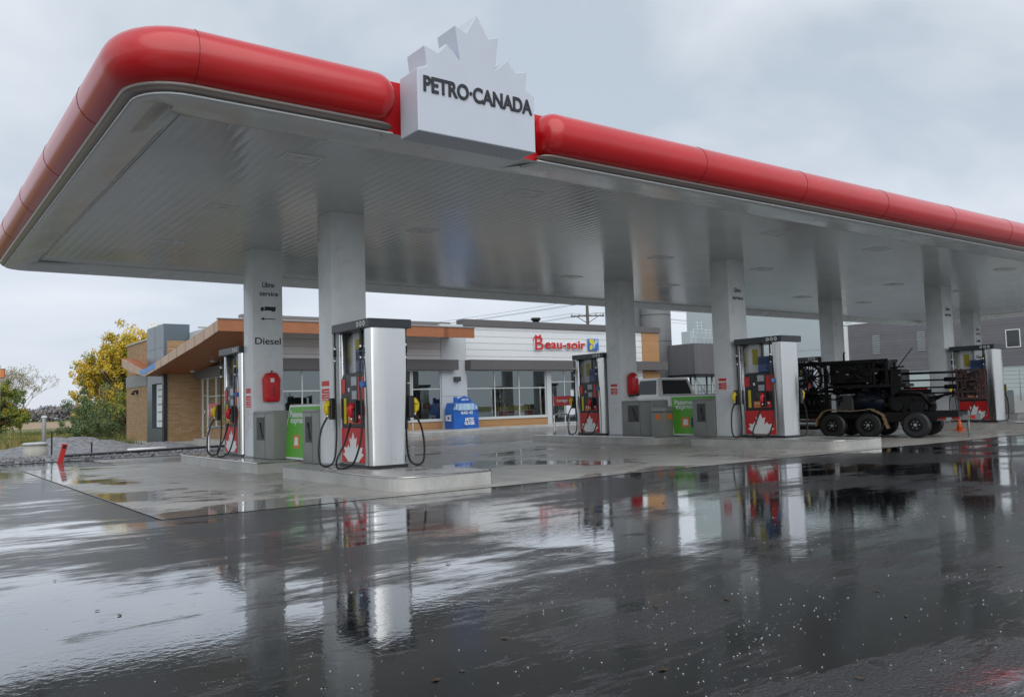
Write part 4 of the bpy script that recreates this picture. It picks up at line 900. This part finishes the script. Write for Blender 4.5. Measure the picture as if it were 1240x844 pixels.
b = MB(); b.box(.0, -.14, .45, WT, -.005, .62, bev=.02); b.build('bumper', M['steel'], e_)
for y in (1.15, 4.65):
    for x in (.0, WT):
        s = 1 if x > 1 else -1; b = MB(); b.tube([(x - s * .2, y, .37), (x - s * .18, y, .37), (x + s * .0, y, .37), (x + s * .02, y, .37)], [.33, .37, .37, .33], 26); w = b.build('wheel', M['rubber'], e_)
        b = MB(); b.cyl((x + s * .021, y, .37), (x + s * .03, y, .37), .21, 18); b.build('rim', M['steel'], w)
b = MB()
for x in (-.16, WT): b.box(x, 4.0, 1.25, x + .16, 4.1, 1.45, bev=.02)
b.build('door_mirror', M['tmetal'], e_)
tag(e_, 'silver white crew cab pickup truck parked behind the second pump island', 'pickup truck')

# ------------------------------------------------------------------ black trailer machine
ang = math.atan2(-.954, .300)
rig = empty('trailer_machine', (19.8, 12.8, 0.0), ang); tag(rig, 'large black hydraulic machine with spoked flywheels on a tandem axle trailer', 'trailer')
rr = random.Random(3); K = M['rig']
b = MB()
for t in (.12, 1.5): b.box(-1.45, t, .50, 2.9, t + .14, .64)
for s in (-1.4, -.6, .45, 1.4, 2.2, 2.8): b.box(s, .26, .51, s + .1, 1.5, .62)
b.box(-1.5, .1, .22, -.35, 1.6, .30); b.box(-1.5, .15, .30, -1.38, .27, .52); b.box(-.5, .15, .30, -.38, .27, .52)
b.build('trailer_frame', K, rig)
for s in (0, .88, 1.98):
    for t, sg in ((.0, -1), (1.75, 1)):
        if s > 1.9 and sg > 0: pass
        b = MB(); b.tube([(s, t - .11, .33), (s, t - .09, .33), (s, t + .09, .33), (s, t + .11, .33)], [.27, .325, .325, .27], 28); w = b.build('wheel', M['rubber'], rig)
        b = MB(); b.tube([(s, t + sg * .112, .33), (s, t + sg * .118, .33)], [.17, .15], 18); rm = b.build('rim', K, w)
        b = MB()
        for a in range(6): b.cyl((s + .09 * math.cos(a), t + sg * .118, .33 + .09 * math.sin(a)), (s + .09 * math.cos(a), t + sg * .13, .33 + .09 * math.sin(a)), .014, 6)
        b.cyl((s, t + sg * .118, .33), (s, t + sg * .15, .33), .04, 10); b.build('wheel_nut', M['galv'], rm)
for t in (-.16, 1.60):
    b = MB(); pts = []
    A = [(-.42, .34)] + [(-.40 * math.cos(a * PI / 12), .33 + .40 * math.sin(a * PI / 12)) for a in range(0, 7)] + [(.44, .70)] + [(.88 + .42 * math.sin(a * PI / 12), .33 + .40 * math.cos(a * PI / 12)) for a in range(0, 7)] + [(1.32, .24)]
    for i in range(len(A) - 1):
        p, q = A[i], A[i + 1]
        b.quad((p[0], t, p[1]), (q[0], t, q[1]), (q[0], t + .32, q[1]), (p[0], t + .32, p[1]))
    o = b.build('fender', M['tan'], rig); sm = o.modifiers.new('thick', 'SOLIDIFY'); sm.thickness = .02
# flywheels
for (s, t, z, r_) in ((-1.0, .02, 1.60, .37), (-.50, .10, 1.58, .41), (-1.0, 1.35, 1.60, .38)):
    b = MB(); b.torus((s, t, z), (0, 1, 0), r_, .036, 32, 8); b.cyl((s, t - .06, z), (s, t + .06, z), .08, 14)
    for i in range(10):
        a = i * PI / 5 + .2; b.cyl((s, t, z), (s + r_ * math.cos(a), t, z + r_ * math.sin(a)), .019, 6)
    b.build('flywheel', K, rig)
# mast / main body lattice
b = MB()
b.box(-1.40, .20, 1.93, 1.35, .30, 2.00); b.box(-.15, .18, 1.28, 1.75, 1.2, 1.36); b.box(-1.4, 1.3, 1.93, 1.35, 1.4, 2.0)
b.box(-.1, .25, 1.40, .95, 1.2, 1.90, bev=.03); b.box(.98, .2, 1.36, 1.05, 1.2, 1.95); b.box(1.28, .2, 1.34, 1.36, 1.2, 1.96); b.box(1.05, .2, 1.70, 1.28, .3, 1.76)
b.box(-.25, .22, .64, -.17, .30, 1.93); b.box(-.25, 1.3, .64, -.17, 1.38, 1.93); b.box(-1.4, .22, .64, -1.34, .30, 1.25); b.box(-1.4, 1.3, .64, -1.34, 1.38, 1.25)
b.box(-1.42, .2, 1.18, -.2, 1.3, 1.25); b.box(1.38, .22, 1.05, 1.66, 1.2, 1.72, bev=.02); b.box(-.2, .85, 1.12, 1.4, .95, 1.92); b.box(.45, .9, .6, 2.2, 1.0, 1.2)
b.build('machine_frame', K, rig)
b = MB(); b.box(-1.30, .35, .64, -.35, 1.25, 1.15, bev=.05)
for i in range(7): b.tube([(-1.2 + i * .13, .34, .75), (-1.2 + i * .13, .28, .9), (-1.2 + i * .13, .34, 1.1)], .03, 6)
b.cyl((-1.0, .3, 1.1), (-1.0, .3, 1.4), .07, 10); b.cyl((-.6, .35, 1.1), (-.6, .35, 1.35), .09, 10); b.build('engine', K, rig)
b = MB(); b.box(-.02, .4, .66, .42, 1.2, 1.10, bev=.02)
for i in range(8): b.box(.0 + i * .05, .385, .70, .02 + i * .05, .40, 1.06)
b.build('radiator', M['boxdark'], rig)
b = MB(); b.tube([(.42, .75, .95), (.45, .75, .95), (1.15, .75, .95), (1.25, .75, .92), (1.30, .75, .9)], [.22, .34, .34, .28, .1], 20); b.build('tank', mat('tank_dark_blue', (.012, .018, .035), .3, rvar=.08), rig)
b = MB(); b.box(1.30, .2, .62, 2.25, 1.3, 1.10, bev=.08); b.tube([(1.5, .2, 1.05), (1.7, .1, 1.15), (2.1, .15, 1.1), (2.3, .2, .8)], .04, 8); b.cyl((2.0, .18, .75), (2.0, .1, .75), .17, 16); b.cyl((1.55, .18, .8), (1.55, .08, .8), .13, 16); b.box(1.2, .15, .40, 2.4, 1.4, .5)
b.build('power_unit', K, rig)
# hydraulic clutter
for g in range(3):
    b = MB()
    for i in range(34):
        s = (rr.uniform(-1.35, 1.3) if i % 3 == 0 else rr.uniform(-.1, 1.3)) if g < 2 else rr.uniform(1.2, 2.4); z = rr.uniform(1.0, 1.2 if s < -.1 else 1.85) if g < 2 else rr.uniform(.6, 1.05); t = rr.uniform(.12, .5)
        if rr.random() < .5: w_ = rr.uniform(.03, .11); b.box(s - w_, t, z - w_ * .7, s + w_, t + .12, z + w_ * .7, bev=.01)
        else: b.tube([(s, t, z), (s + rr.uniform(-.2, .2), t - .08, z + rr.uniform(-.15, .1)), (s + rr.uniform(-.35, .35), t, z + rr.uniform(-.4, .2))], rr.uniform(.010, .022), 6)
    b.build('hydraulic_fittings', K, rig)
b = MB()
for (s, z) in ((-.62, 1.32), (-.1, 1.78), (.12, 1.70), (.35, 1.62), (.85, 1.38), (1.05, 1.62), (1.62, 1.55), (1.66, 1.22), (-.9, 1.1), (-.3, .95)): b.box(s, .10, z, s + rr.uniform(.03, .07), .115, z + .03)
b.build('worn_metal_spot', M['galv'], rig)
b = MB(); b.tube([(.28, .25, 1.95), (.30, .2, 2.18), (.33, .2, 2.22)], .022, 7); b.tube([(1.55, .2, 1.72), (1.75, .1, 1.95), (1.98, .05, 2.22)], .013, 6); b.tube([(1.4, .2, 1.75), (1.75, .15, 1.78)], .02, 6); b.build('control_lever', K, rig)
# boom rods and end carriage
b = MB()
for z in (1.60, 1.42, 1.24, 1.10): b.cyl((1.5, .35, z), (3.1, .35, z - .01), .021 if z < 1.5 else .03, 8)
b.build('guide_rod', K, rig)
for z in (1.42, 1.24):
    b = MB(); b.cyl((2.60, .35, z), (2.92, .35, z), .055, 12); b.build('hydraulic_ram', K, rig)
b = MB()
for s in (2.88, 2.98, 3.34, 3.46): b.box(s, .2, .90, s + .045, .28, 1.66); b.box(s, .55, .92, s + .045, .62, 1.62)
for z in (.92, 1.08, 1.36, 1.60): b.box(2.85, .19, z, 3.52, .27, z + .045); b.box(2.88, .54, z, 3.5, .60, z + .04)
b.box(3.04, .3, 1.0, 3.30, .5, 1.55, bev=.02); b.cyl((2.9, .24, 1.3), (3.5, .24, 1.3), .03, 8)
for i in range(22): s = rr.uniform(2.88, 3.4); z = rr.uniform(.95, 1.6); b.box(s, .15, z, s + rr.uniform(.03, .1), .2, z + rr.uniform(.03, .1))
b.build('end_carriage', M['rust'], rig)
b = MB(); b.tube([(2.1, .4, .95), (2.6, .4, 1.04), (3.0, .4, 1.10)], .028, 7); b.tube([(2.1, .5, .8), (2.4, .45, .95), (2.6, .4, 1.05)], .03, 7); b.build('support_strut', K, rig)
b = MB(); b.box(2.3, .7, .42, 3.3, .82, .54); b.box(2.3, .3, .42, 2.9, .40, .54); db = b.build('drawbar', M['boxgrey'], rig)
b = MB(); 
for s in (2.42, 2.74, 3.08): b.box(s, .69, .44, s + .10, .699, .52) if s > 3.0 else b.box(s, .29, .44, s + .16, .299, .52)
b.build('red_reflector', M['pred'], db)
b = MB(); b.box(2.60, .29, .43, 2.72, .299, .53); b.build('white_reflector', M['pwhite'], db)
b = MB(); b.tube([(3.25, .76, .54), (3.25, .76, .62)], .03, 8); b.tube([(3.0, .86, 0.0), (3.0, .86, .6)], .03, 8); b.build('jack', M['galv'], db)
b = MB(); b.tube(catmull([(2.3, .2, .7), (2.5, .15, .6), (2.8, .2, .66), (3.1, .25, .60)], 6), .012, 6); b.build('cable', M['rubber'], rig, smooth=True)

# ------------------------------------------------------------------ buildings at right and behind
e_ = empty('warehouse_building', (0, 0, 0)); tag(e_, 'long warehouse with grey boarded upper wall and pale base at right', 'warehouse')
XB = 46.0
part('upper_wall', M['greyboard'], [(XB, 9, 2.35, XB + .3, 28.7, 5.25)], e_)
part('lower_wall', M['palewall'], [(XB + .06, 9, -.3, XB + .3, 28.7, 2.34)], e_)
part('pale_wall', M['palewall'], [(XB, 28.72, -.3, XB + .3, 41.0, 9.0)], e_)
parts('wall_joint', M['silo'], [(XB - .004, 28.75, 3.93, XB - .001, 41, 3.945), (XB - .004, 9, 3.6, XB - .001, 28.6, 3.62), (XB - .004, 9, 4.45, XB - .001, 28.6, 4.47)], e_)
part('roof_flashing', M['pwhite'], [(XB - .03, 9, 5.251, XB + .5, 28.7, 5.31)], e_)
part('downpipe', M['pwhite'], [(XB - .12, 28.45, -.3, XB - .01, 28.65, 5.2)], e_)
parts('end_wall', M['palewall'], [(XB + .31, 40.8, -.3, 70, 41, 9.0), (XB + .31, 28.3, 5.3, 70, 28.7, 9.0), (XB + .3, 9, 5.1, 70, 28.3, 5.25)], e_)
f = part('window', M['pwhite'], [(XB - .03, 18.96, 3.28, XB + .02, 19.0, 4.2), (XB - .03, 19.62, 3.28, XB + .02, 19.66, 4.2), (XB - .03, 19.0, 3.28, XB + .02, 19.62, 3.32), (XB - .03, 19.0, 4.16, XB + .02, 19.62, 4.2)], e_)
part('pane', M['dglass'], [(XB - .015, 19.0, 3.32, XB - .005, 19.62, 4.16)], f)
for yc in (26.7, 24.05):
    bx = [(XB - .03, yc - .22, 3.45 + i * .11, XB - .004, yc + .22, 3.48 + i * .11) for i in range(10)]
    part('wall_vent', M['palewall'], bx, e_)
# pale steps with railing
e_ = empty('entrance_steps', (0, 0, 0)); tag(e_, 'pale entrance steps with thin metal railing against the warehouse wall', 'steps')
sx0 = XB - 2.0
parts('step', M['found'], [(sx0, 19.6 - .0, -.3 + .0, sx0 + 1.9, 21.4 - .28 * i, -.05 + .17 * i + (.004 * i)) for i in range(6)], e_)
b = MB()
for i in range(5): b.tube([(sx0, 21.3, .55 + .2 * i + .02), (sx0, 19.7, 1.25 + .2 * i), (sx0, 17.0, 1.25 + .2 * i)], .014, 6)
for y, z in ((21.2, .0), (19.7, .9), (18.3, .9), (17.0, .9)): b.cyl((sx0, y, z - .3), (sx0, y, z + 1.25 if y < 20 else z + 1.45), .02, 6)
b.build('railing', M['galv'], e_)
part('landing', M['found'], [(sx0, 16.9, -.3, sx0 + 1.9, 19.59, .85)], e_)
# silo like grey tower
e_ = empty('grey_tower', (0, 0, 0)); tag(e_, 'rounded dark grey metal tower rising behind the right end of the shop', 'tower')
c = Vector((38.6, 37.0, 0)); b = MB(); b.tube([c + Vector((0, 0, -.3)), c + Vector((0, 0, 9))], [.98, .98], 40); b.build('tower_shell', M['silo'], e_, smooth=False)
for z in (3.2, 4.75, 6.4):
    b = MB(); b.torus(c + Vector((0, 0, z)), (0, 0, 1), .985, .016, 40, 6); b.build('hoop_joint', M['boxdark'], e_)
e_ = empty('grey_hut', (0, 0, 0)); tag(e_, 'dark grey flat block standing between shop roof and the rounded tower', 'annex')
part('hut_wall', M['greyclad'], [(37.2, 37.4, -.3, 38.0, 38.2, 8.6)], e_); part('hut_joint', M['boxdark'], [(37.196, 37.396, 5.7, 38.004, 37.399, 5.73)], e_)
# raised corrugated unit
e_ = empty('raised_unit', (0, 0, 0)); tag(e_, 'dark corrugated raised box on thin legs in front of the pale warehouse wall', 'raised unit')
a = Vector((38.9, 34.6, 0))
part('corrugated_wall', M['corr'], [(38.6, 33.9, 2.62, 42.0, 36.0, 4.45)], e_)
part('base_rim', M['blk'], [(38.5, 33.8, 2.48, 42.1, 36.1, 2.61)], e_)
b = MB()
for x in (38.8, 40.3, 41.8):
    for y in (34.1, 35.8): MB().cyl((x, y, -.3), (x, y, 2.48), .06, 8).build('leg', M['galv'], e_)
b.tube([(38.8, 34.1, 2.4), (40.3, 34.1, .8)], .03, 6); b.tube([(41.8, 34.1, 2.4), (40.3, 34.1, .8)], .03, 6); b.build('brace', M['galv'], e_)
e_ = empty('roof_scaffold', (0, 0, 0)); tag(e_, 'thin pale scaffold rails standing on top of the corrugated unit', 'scaffold')
b = MB()
for i in range(9): b.cyl((38.8 + i * .38, 34.1, 4.46), (38.8 + i * .38, 34.1, 5.3 + (.5 if i in (1, 2) else .05 * (i % 3))), .02, 6)
for z in (4.8, 5.1, 5.3): b.cyl((38.7, 34.1, z), (42.0, 34.1, z), .018, 6)
for z in (5.5, 5.7): b.cyl((38.9, 34.1, z), (39.8, 34.1, z), .02, 6)
b.build('rail', M['palewall'], e_)
part('platform_box', M['palewall'], [(38.75, 34.3, 4.46, 39.4, 35.0, 5.2)], e_)
# fence seen under the unit
e_ = empty('utility_fence', (0, 0, 0)); tag(e_, 'low pale mesh fence and equipment under the corrugated unit', 'fence')
b = MB()
for i in range(26): b.cyl((37.2 + i * .25, 36.8 - i * .05, -.3), (37.2 + i * .25, 36.8 - i * .05, 2.0), .015, 5)
for z in (.4, 1.0, 1.6, 2.0): b.tube([(37.2, 36.8, z), (43.5, 35.5, z)], .02, 5)
b.build('fence_mesh', M['galv'], e_); part('meter_box', M['palewall'], [(39.5, 37.2, 0, 40.1, 37.6, 1.7)], e_)
# grey cylinder / tank box beside the pump row far right is left out of sight; utility pole with wires
e_ = empty('utility_pole', (46.9, 52.6, -.3)); b = MB(); b.tube([(0, 0, 0), (0, 0, 10.5)], [.17, .12], 10); b.build('pole', M['polewood'], e_)
b = MB(); d = Vector((R_.x, R_.y, 0)).normalized()
for z in (8.6, 9.6): b.cyl(-d * 1.4 + Vector((0, 0, z)), d * 1.4 + Vector((0, 0, z)), .05, 6)
b.cyl(Vector((0, 0, 8.0)), d * 1.1 + Vector((0, 0, 8.7)), .03, 6); b.cyl(Vector((0, 0, 8.0)), -d * 1.1 + Vector((0, 0, 8.7)), .03, 6); b.build('crossarm', M['polewood'], e_)
b = MB()
for z in (8.65, 9.65):
    for k in (-1.3, -.7, .7, 1.3): b.tube([d * k + Vector((0, 0, z)), d * k + Vector((0, 0, z + .18))], [.05, .03], 8)
b.build('insulator', M['galv'], e_)
tag(e_, 'wooden utility pole with crossarms rising behind the shop roof', 'utility pole')
e_ = empty('power_lines', (46.9, 52.6, -.3)); b = MB()
for z in (8.85, 9.85):
    for k in (-1.3, .7, 1.3):
        p = d * k + Vector((0, 0, z)); n_ = Vector((-d.y, d.x, 0)); q = p - d * 45 + n_ * 16 ; b.tube([p.lerp(q, t / 8) - Vector((0, 0, 1.4 * math.sin(PI * t / 8))) for t in range(9)], .013, 4)
        q = p + d * 55 + n_ * 22; b.tube([p.lerp(q, t / 8) - Vector((0, 0, 1.4 * math.sin(PI * t / 8))) for t in range(9)], .013, 4)
b.build('wire', M['rubber'], e_); tag(e_, 'thin dark power lines strung from the wooden pole', 'power lines')

# ------------------------------------------------------------------ trees
LY = [mat('leaf_yellow', (.80, .56, .05), .7, var=.3, vscale=1), mat('leaf_gold', (.62, .45, .05), .7, var=.3, vscale=1), mat('leaf_olive', (.27, .30, .045), .7, var=.3, vscale=1), mat('leaf_green', (.11, .17, .045), .7, var=.3, vscale=1)]
LG = [mat('needle_green', (.14, .20, .08), .75, var=.3, vscale=2), mat('needle_bluegreen', (.17, .24, .12), .75, var=.3, vscale=2)]
LB = [mat('dry_leaf', (.22, .19, .09), .8, var=.3), mat('pale_twig_leaf', (.42, .38, .28), .8)]
def leafq(bm_, c, r, mi, rnd):
    n_ = Vector((rnd.gauss(0, 1), rnd.gauss(0, 1), rnd.gauss(0, 1))).normalized(); a = n_.orthogonal().normalized(); q = n_.cross(a); a *= r; q *= r * .6
    vs_ = [bm_.verts.new(c + a), bm_.verts.new(c + q), bm_.verts.new(c - a), bm_.verts.new(c - q)]; f = bm_.faces.new(vs_); f.material_index = mi
def tree(name, loc, label, cat, height, clumps, mats, pick, leaf=.13, dens=240, trunk_r=.22, seed=1, group=None):
    rnd = random.Random(seed); e_ = empty(name, loc); b = MB(); b.tube([(0, 0, 0), (.05, 0, height * .25), (-.05, .05, height * .55), (.03, 0, height * .85)], [trunk_r, trunk_r * .8, trunk_r * .5, trunk_r * .15], 9)
    for (x, y, z, r) in clumps:
        z0 = min(height * .6, max(height * .15, z * .45)); p0 = Vector((0, 0, z0)); p1 = Vector((x, y, z)); mid = p0.lerp(p1, .55) + Vector((rnd.uniform(-.2, .2), rnd.uniform(-.2, .2), -.15))
        b.tube([p0, mid, p1], [trunk_r * .38, trunk_r * .22, trunk_r * .06], 6)
        for k in range(4): b.tube([p1, p1 + Vector((rnd.uniform(-1, 1), rnd.uniform(-1, 1), rnd.uniform(-.4, 1))) * r * .9], [trunk_r * .07, trunk_r * .02], 4)
    b.build('trunk', M['bark'], e_)
    b = MB()
    for (x, y, z, r) in clumps:
        nn = int(dens * r * r)
        for s_ in range(max(3, int(r * 7))):
            sc = Vector((rnd.gauss(0, .5), rnd.gauss(0, .5), rnd.gauss(0, .42))) * r + Vector((x, y, z)); sr = r * rnd.uniform(.26, .60); mi = pick(sc, rnd)
            for i in range(int(nn / max(3, int(r * 7)))):
                d_ = Vector((rnd.gauss(0, 1), rnd.gauss(0, 1), rnd.gauss(0, 1))).normalized() * sr * (rnd.random() ** .45); m2 = mi if rnd.random() < .75 else pick(sc, rnd)
                leafq(b.bm, sc + d_, leaf * rnd.uniform(.6, 1.3), m2, rnd)
    b.build('crown', mats, e_, recalc=False); tag(e_, label, cat, group); return e_
def clump_cloud(n, fn, seed):
    rnd = random.Random(seed); return [fn(i, rnd) for i in range(n)]
# large yellow tree: centre about x 16.3, y 75.5, height 9.3 m
dR = Vector((R_.x, R_.y, 0)).normalized(); dF = Vector((-dR.y, dR.x, 0))
def big(i, r):
    u = r.uniform(-1, 1); v = r.uniform(0, 1); hw = 3.6 * (.45 + .75 * math.sin(PI * min(1, v * .85 + .12)) ) ; z = 1.6 + 7.0 * v
    if v > .75: u = u * .8 + .22
    p = dR * (u * hw) + dF * r.uniform(-2.6, 2.6); return (p.x, p.y, z, r.uniform(.7, 1.25))
def pk_big(c, r):
    v = c.z / 9; q = c.dot(dR)
    w = [max(.05, .6 + .9 * (v - .5) - .10 * q), .5 + .3 * v, .75 - .6 * v, max(.02, .5 - .9 * v)]
    return r.choices([0, 1, 2, 3], w)[0]
tree('autumn_tree', (15.8, 75.2, -.3), 'tall autumn tree with yellow and green leaves left of the shop', 'tree', 8.6, clump_cloud(125, big, 11), LY, pk_big, .095, 560, .30, 5).scale = (.86, .86, .90)
tree('autumn_tree', (19.8, 79.5, -.3), 'yellow green tree mostly hidden behind the brick wing', 'tree', 7.5, clump_cloud(60, big, 12), LY, pk_big, .10, 380, .30, 6)
def low_(wd, h, dp):
    def g(i, r):
        u = r.uniform(-1, 1); p = dR * (u * wd) + dF * r.uniform(-dp, dp); return (p.x, p.y, r.uniform(.3, h) * (1 - .35 * abs(u)), r.uniform(.5, .9))
    return g
tree('pine_shrub', (8.6, 50.0, -.3), 'dark green bushy young pine left of the shop wing', 'conifer', 2.6, [(p.x, p.y, z, r) for p, z, r in [(dR * u + dF * v, z, r) for (u, v, z, r) in ((0, 0, 2.3, .45), (-.3, .2, 1.9, .6), (.35, -.1, 1.75, .65), (-.7, 0, 1.3, .65), (.1, .3, 1.3, .8), (.85, 0, 1.2, .6), (-1.1, .1, .75, .6), (-.3, -.3, .7, .75), (.5, 0, .7, .8), (1.2, 0, .7, .6), (-.1, .1, 2.6, .3))]], LG, lambda c, r: r.choice((0, 0, 1)), .045, 2600, .08, 7)
tree('olive_bush', (11.8, 56.0, -.3), 'olive brown scrub bush right of the young pine', 'bush', 2.6, clump_cloud(16, low_(1.9, 2.8, 1.2), 21), [LY[2], LY[3], LB[0]], lambda c, r: r.choice((0, 1, 2)), .06, 900, .08, 8)
tree('olive_bush', (13.6, 60.0, -.3), 'dark low bush against the foot of the brick wing', 'bush', 2.2, clump_cloud(14, low_(1.8, 1.9, 1.2), 22), [LY[3], LY[2], LB[0]], lambda c, r: r.choice((0, 0, 1, 2)), .06, 950, .08, 9)
def lft(i, r):
    u = r.uniform(-1, 1); v = r.random(); p = dR * (u * 2.6 * (1 - .35 * v)) + dF * r.uniform(-1.6, 1.6); return (p.x, p.y, .6 + 3.6 * v, r.uniform(.6, 1.0))
tree('green_tree', (8.6, 92.0, -.3), 'green and orange leafy tree at the far left edge', 'tree', 4.6, clump_cloud(52, lft, 31), [LY[2], LY[3], LY[1]], lambda c, r: r.choices([0, 1, 2], [.5, .4, .3 if c.z < 2.4 else .05])[0], .09, 620, .2, 10)
# pale nearly bare tree behind
rnd = random.Random(5); e_ = empty('bare_tree', (9.6, 97, -.3)); b = MB(); b2 = MB()
def branch(p, d_, ln, r, dep):
    q = p + d_ * ln; b.tube([p, p.lerp(q, .5) + Vector((rnd.uniform(-.06, .06), 0, .03)), q], [r, r * .8, r * .6], 5)
    if dep == 0:
        for k in range(5): leafq(b2.bm, q + Vector((rnd.gauss(0, .15), rnd.gauss(0, .15), rnd.gauss(0, .15))), .07, 1 if rnd.random() < .7 else 0, rnd)
        return
    for k in range(3 if dep > 1 else 4):
        n_ = (d_ + Vector((rnd.uniform(-.75, .75), rnd.uniform(-.75, .75), rnd.uniform(-.15, .45)))).normalized(); branch(q, n_, ln * rnd.uniform(.62, .85), r * .6, dep - 1)
for k in range(5): branch(Vector((dR * (k - 2) * .7)) , Vector((rnd.uniform(-.15, .15), 0, 1)).normalized(), 2.0, .07, 4)
b.build('branch', LB[1], e_); b2.build('crown', LB, e_, recalc=False); tag(e_, 'pale nearly bare tree with fine twigs at the far left', 'tree')
# distant tree belt and grass
def belt(name, pts, h, mats, label, seed, n, leaf, kind='stuff'):
    rnd = random.Random(seed); b = MB()
    for i in range(n):
        t = rnd.random() * (len(pts) - 1); k = int(t); p = Vector(pts[k]).lerp(Vector(pts[k + 1]), t - k)
        hh = h * (.55 + .45 * mn.noise((p.x * .09, p.y * .09, seed)) + .25 * mn.noise((p.x * .4, p.y * .4, seed)))
        c = Vector((p.x + rnd.gauss(0, 1.5), p.y + rnd.gauss(0, 3), -.3 + max(0.1, hh) * rnd.random() ** .7)); leafq(b.bm, c, leaf * rnd.uniform(.6, 1.4), rnd.randrange(len(mats)), rnd)
    o = b.build(name, mats, recalc=False); tag(o, label, 'tree belt', kind=kind)
HZ = [mat('far_foliage', (.24, .24, .26), .9, var=.2), mat('far_foliage_warm', (.26, .22, .21), .9, var=.2)]  # distance haze is mixed into these greyed leaf colours
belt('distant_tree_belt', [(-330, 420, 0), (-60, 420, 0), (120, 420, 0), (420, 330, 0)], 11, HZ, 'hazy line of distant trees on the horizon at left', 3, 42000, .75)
sheet_o = polysheet('harvested_field', [(-60, 130), (60, 130), (90, 330), (-90, 330)], -.30, mat('stubble_field', (.36, .26, .16), .95, var=.3, vscale=.2))
rnd = random.Random(9); b = MB()
for i in range(26000):
    x = rnd.uniform(-6, 20); y = 41 + 45 * rnd.random() ** 1.3
    if x > 9.5 and y < 47: continue
    h_ = rnd.uniform(.12, .40) * (1.4 if mn.noise((x * .3, y * .2, 2)) > .1 else .8); a = rnd.random() * PI; w_ = .05
    p = Vector((x, y, -.32)); q = Vector((math.cos(a), math.sin(a), 0)) * w_
    f = b.bm.faces.new([b.bm.verts.new(p - q), b.bm.verts.new(p + q), b.bm.verts.new(p + Vector((rnd.uniform(-.1, .1), rnd.uniform(-.1, .1), h_)))]); f.material_index = 0 if mn.noise((x * .25, y * .25, 7)) > 0 else 1
o = b.build('tall_grass', [mat('grass_green', (.12, .15, .035), .9, var=.3), mat('grass_dry', (.26, .22, .08), .9, var=.3)], recalc=False); tag(o, 'tall green and dry grass behind the gravel bed', 'grass', kind='stuff')
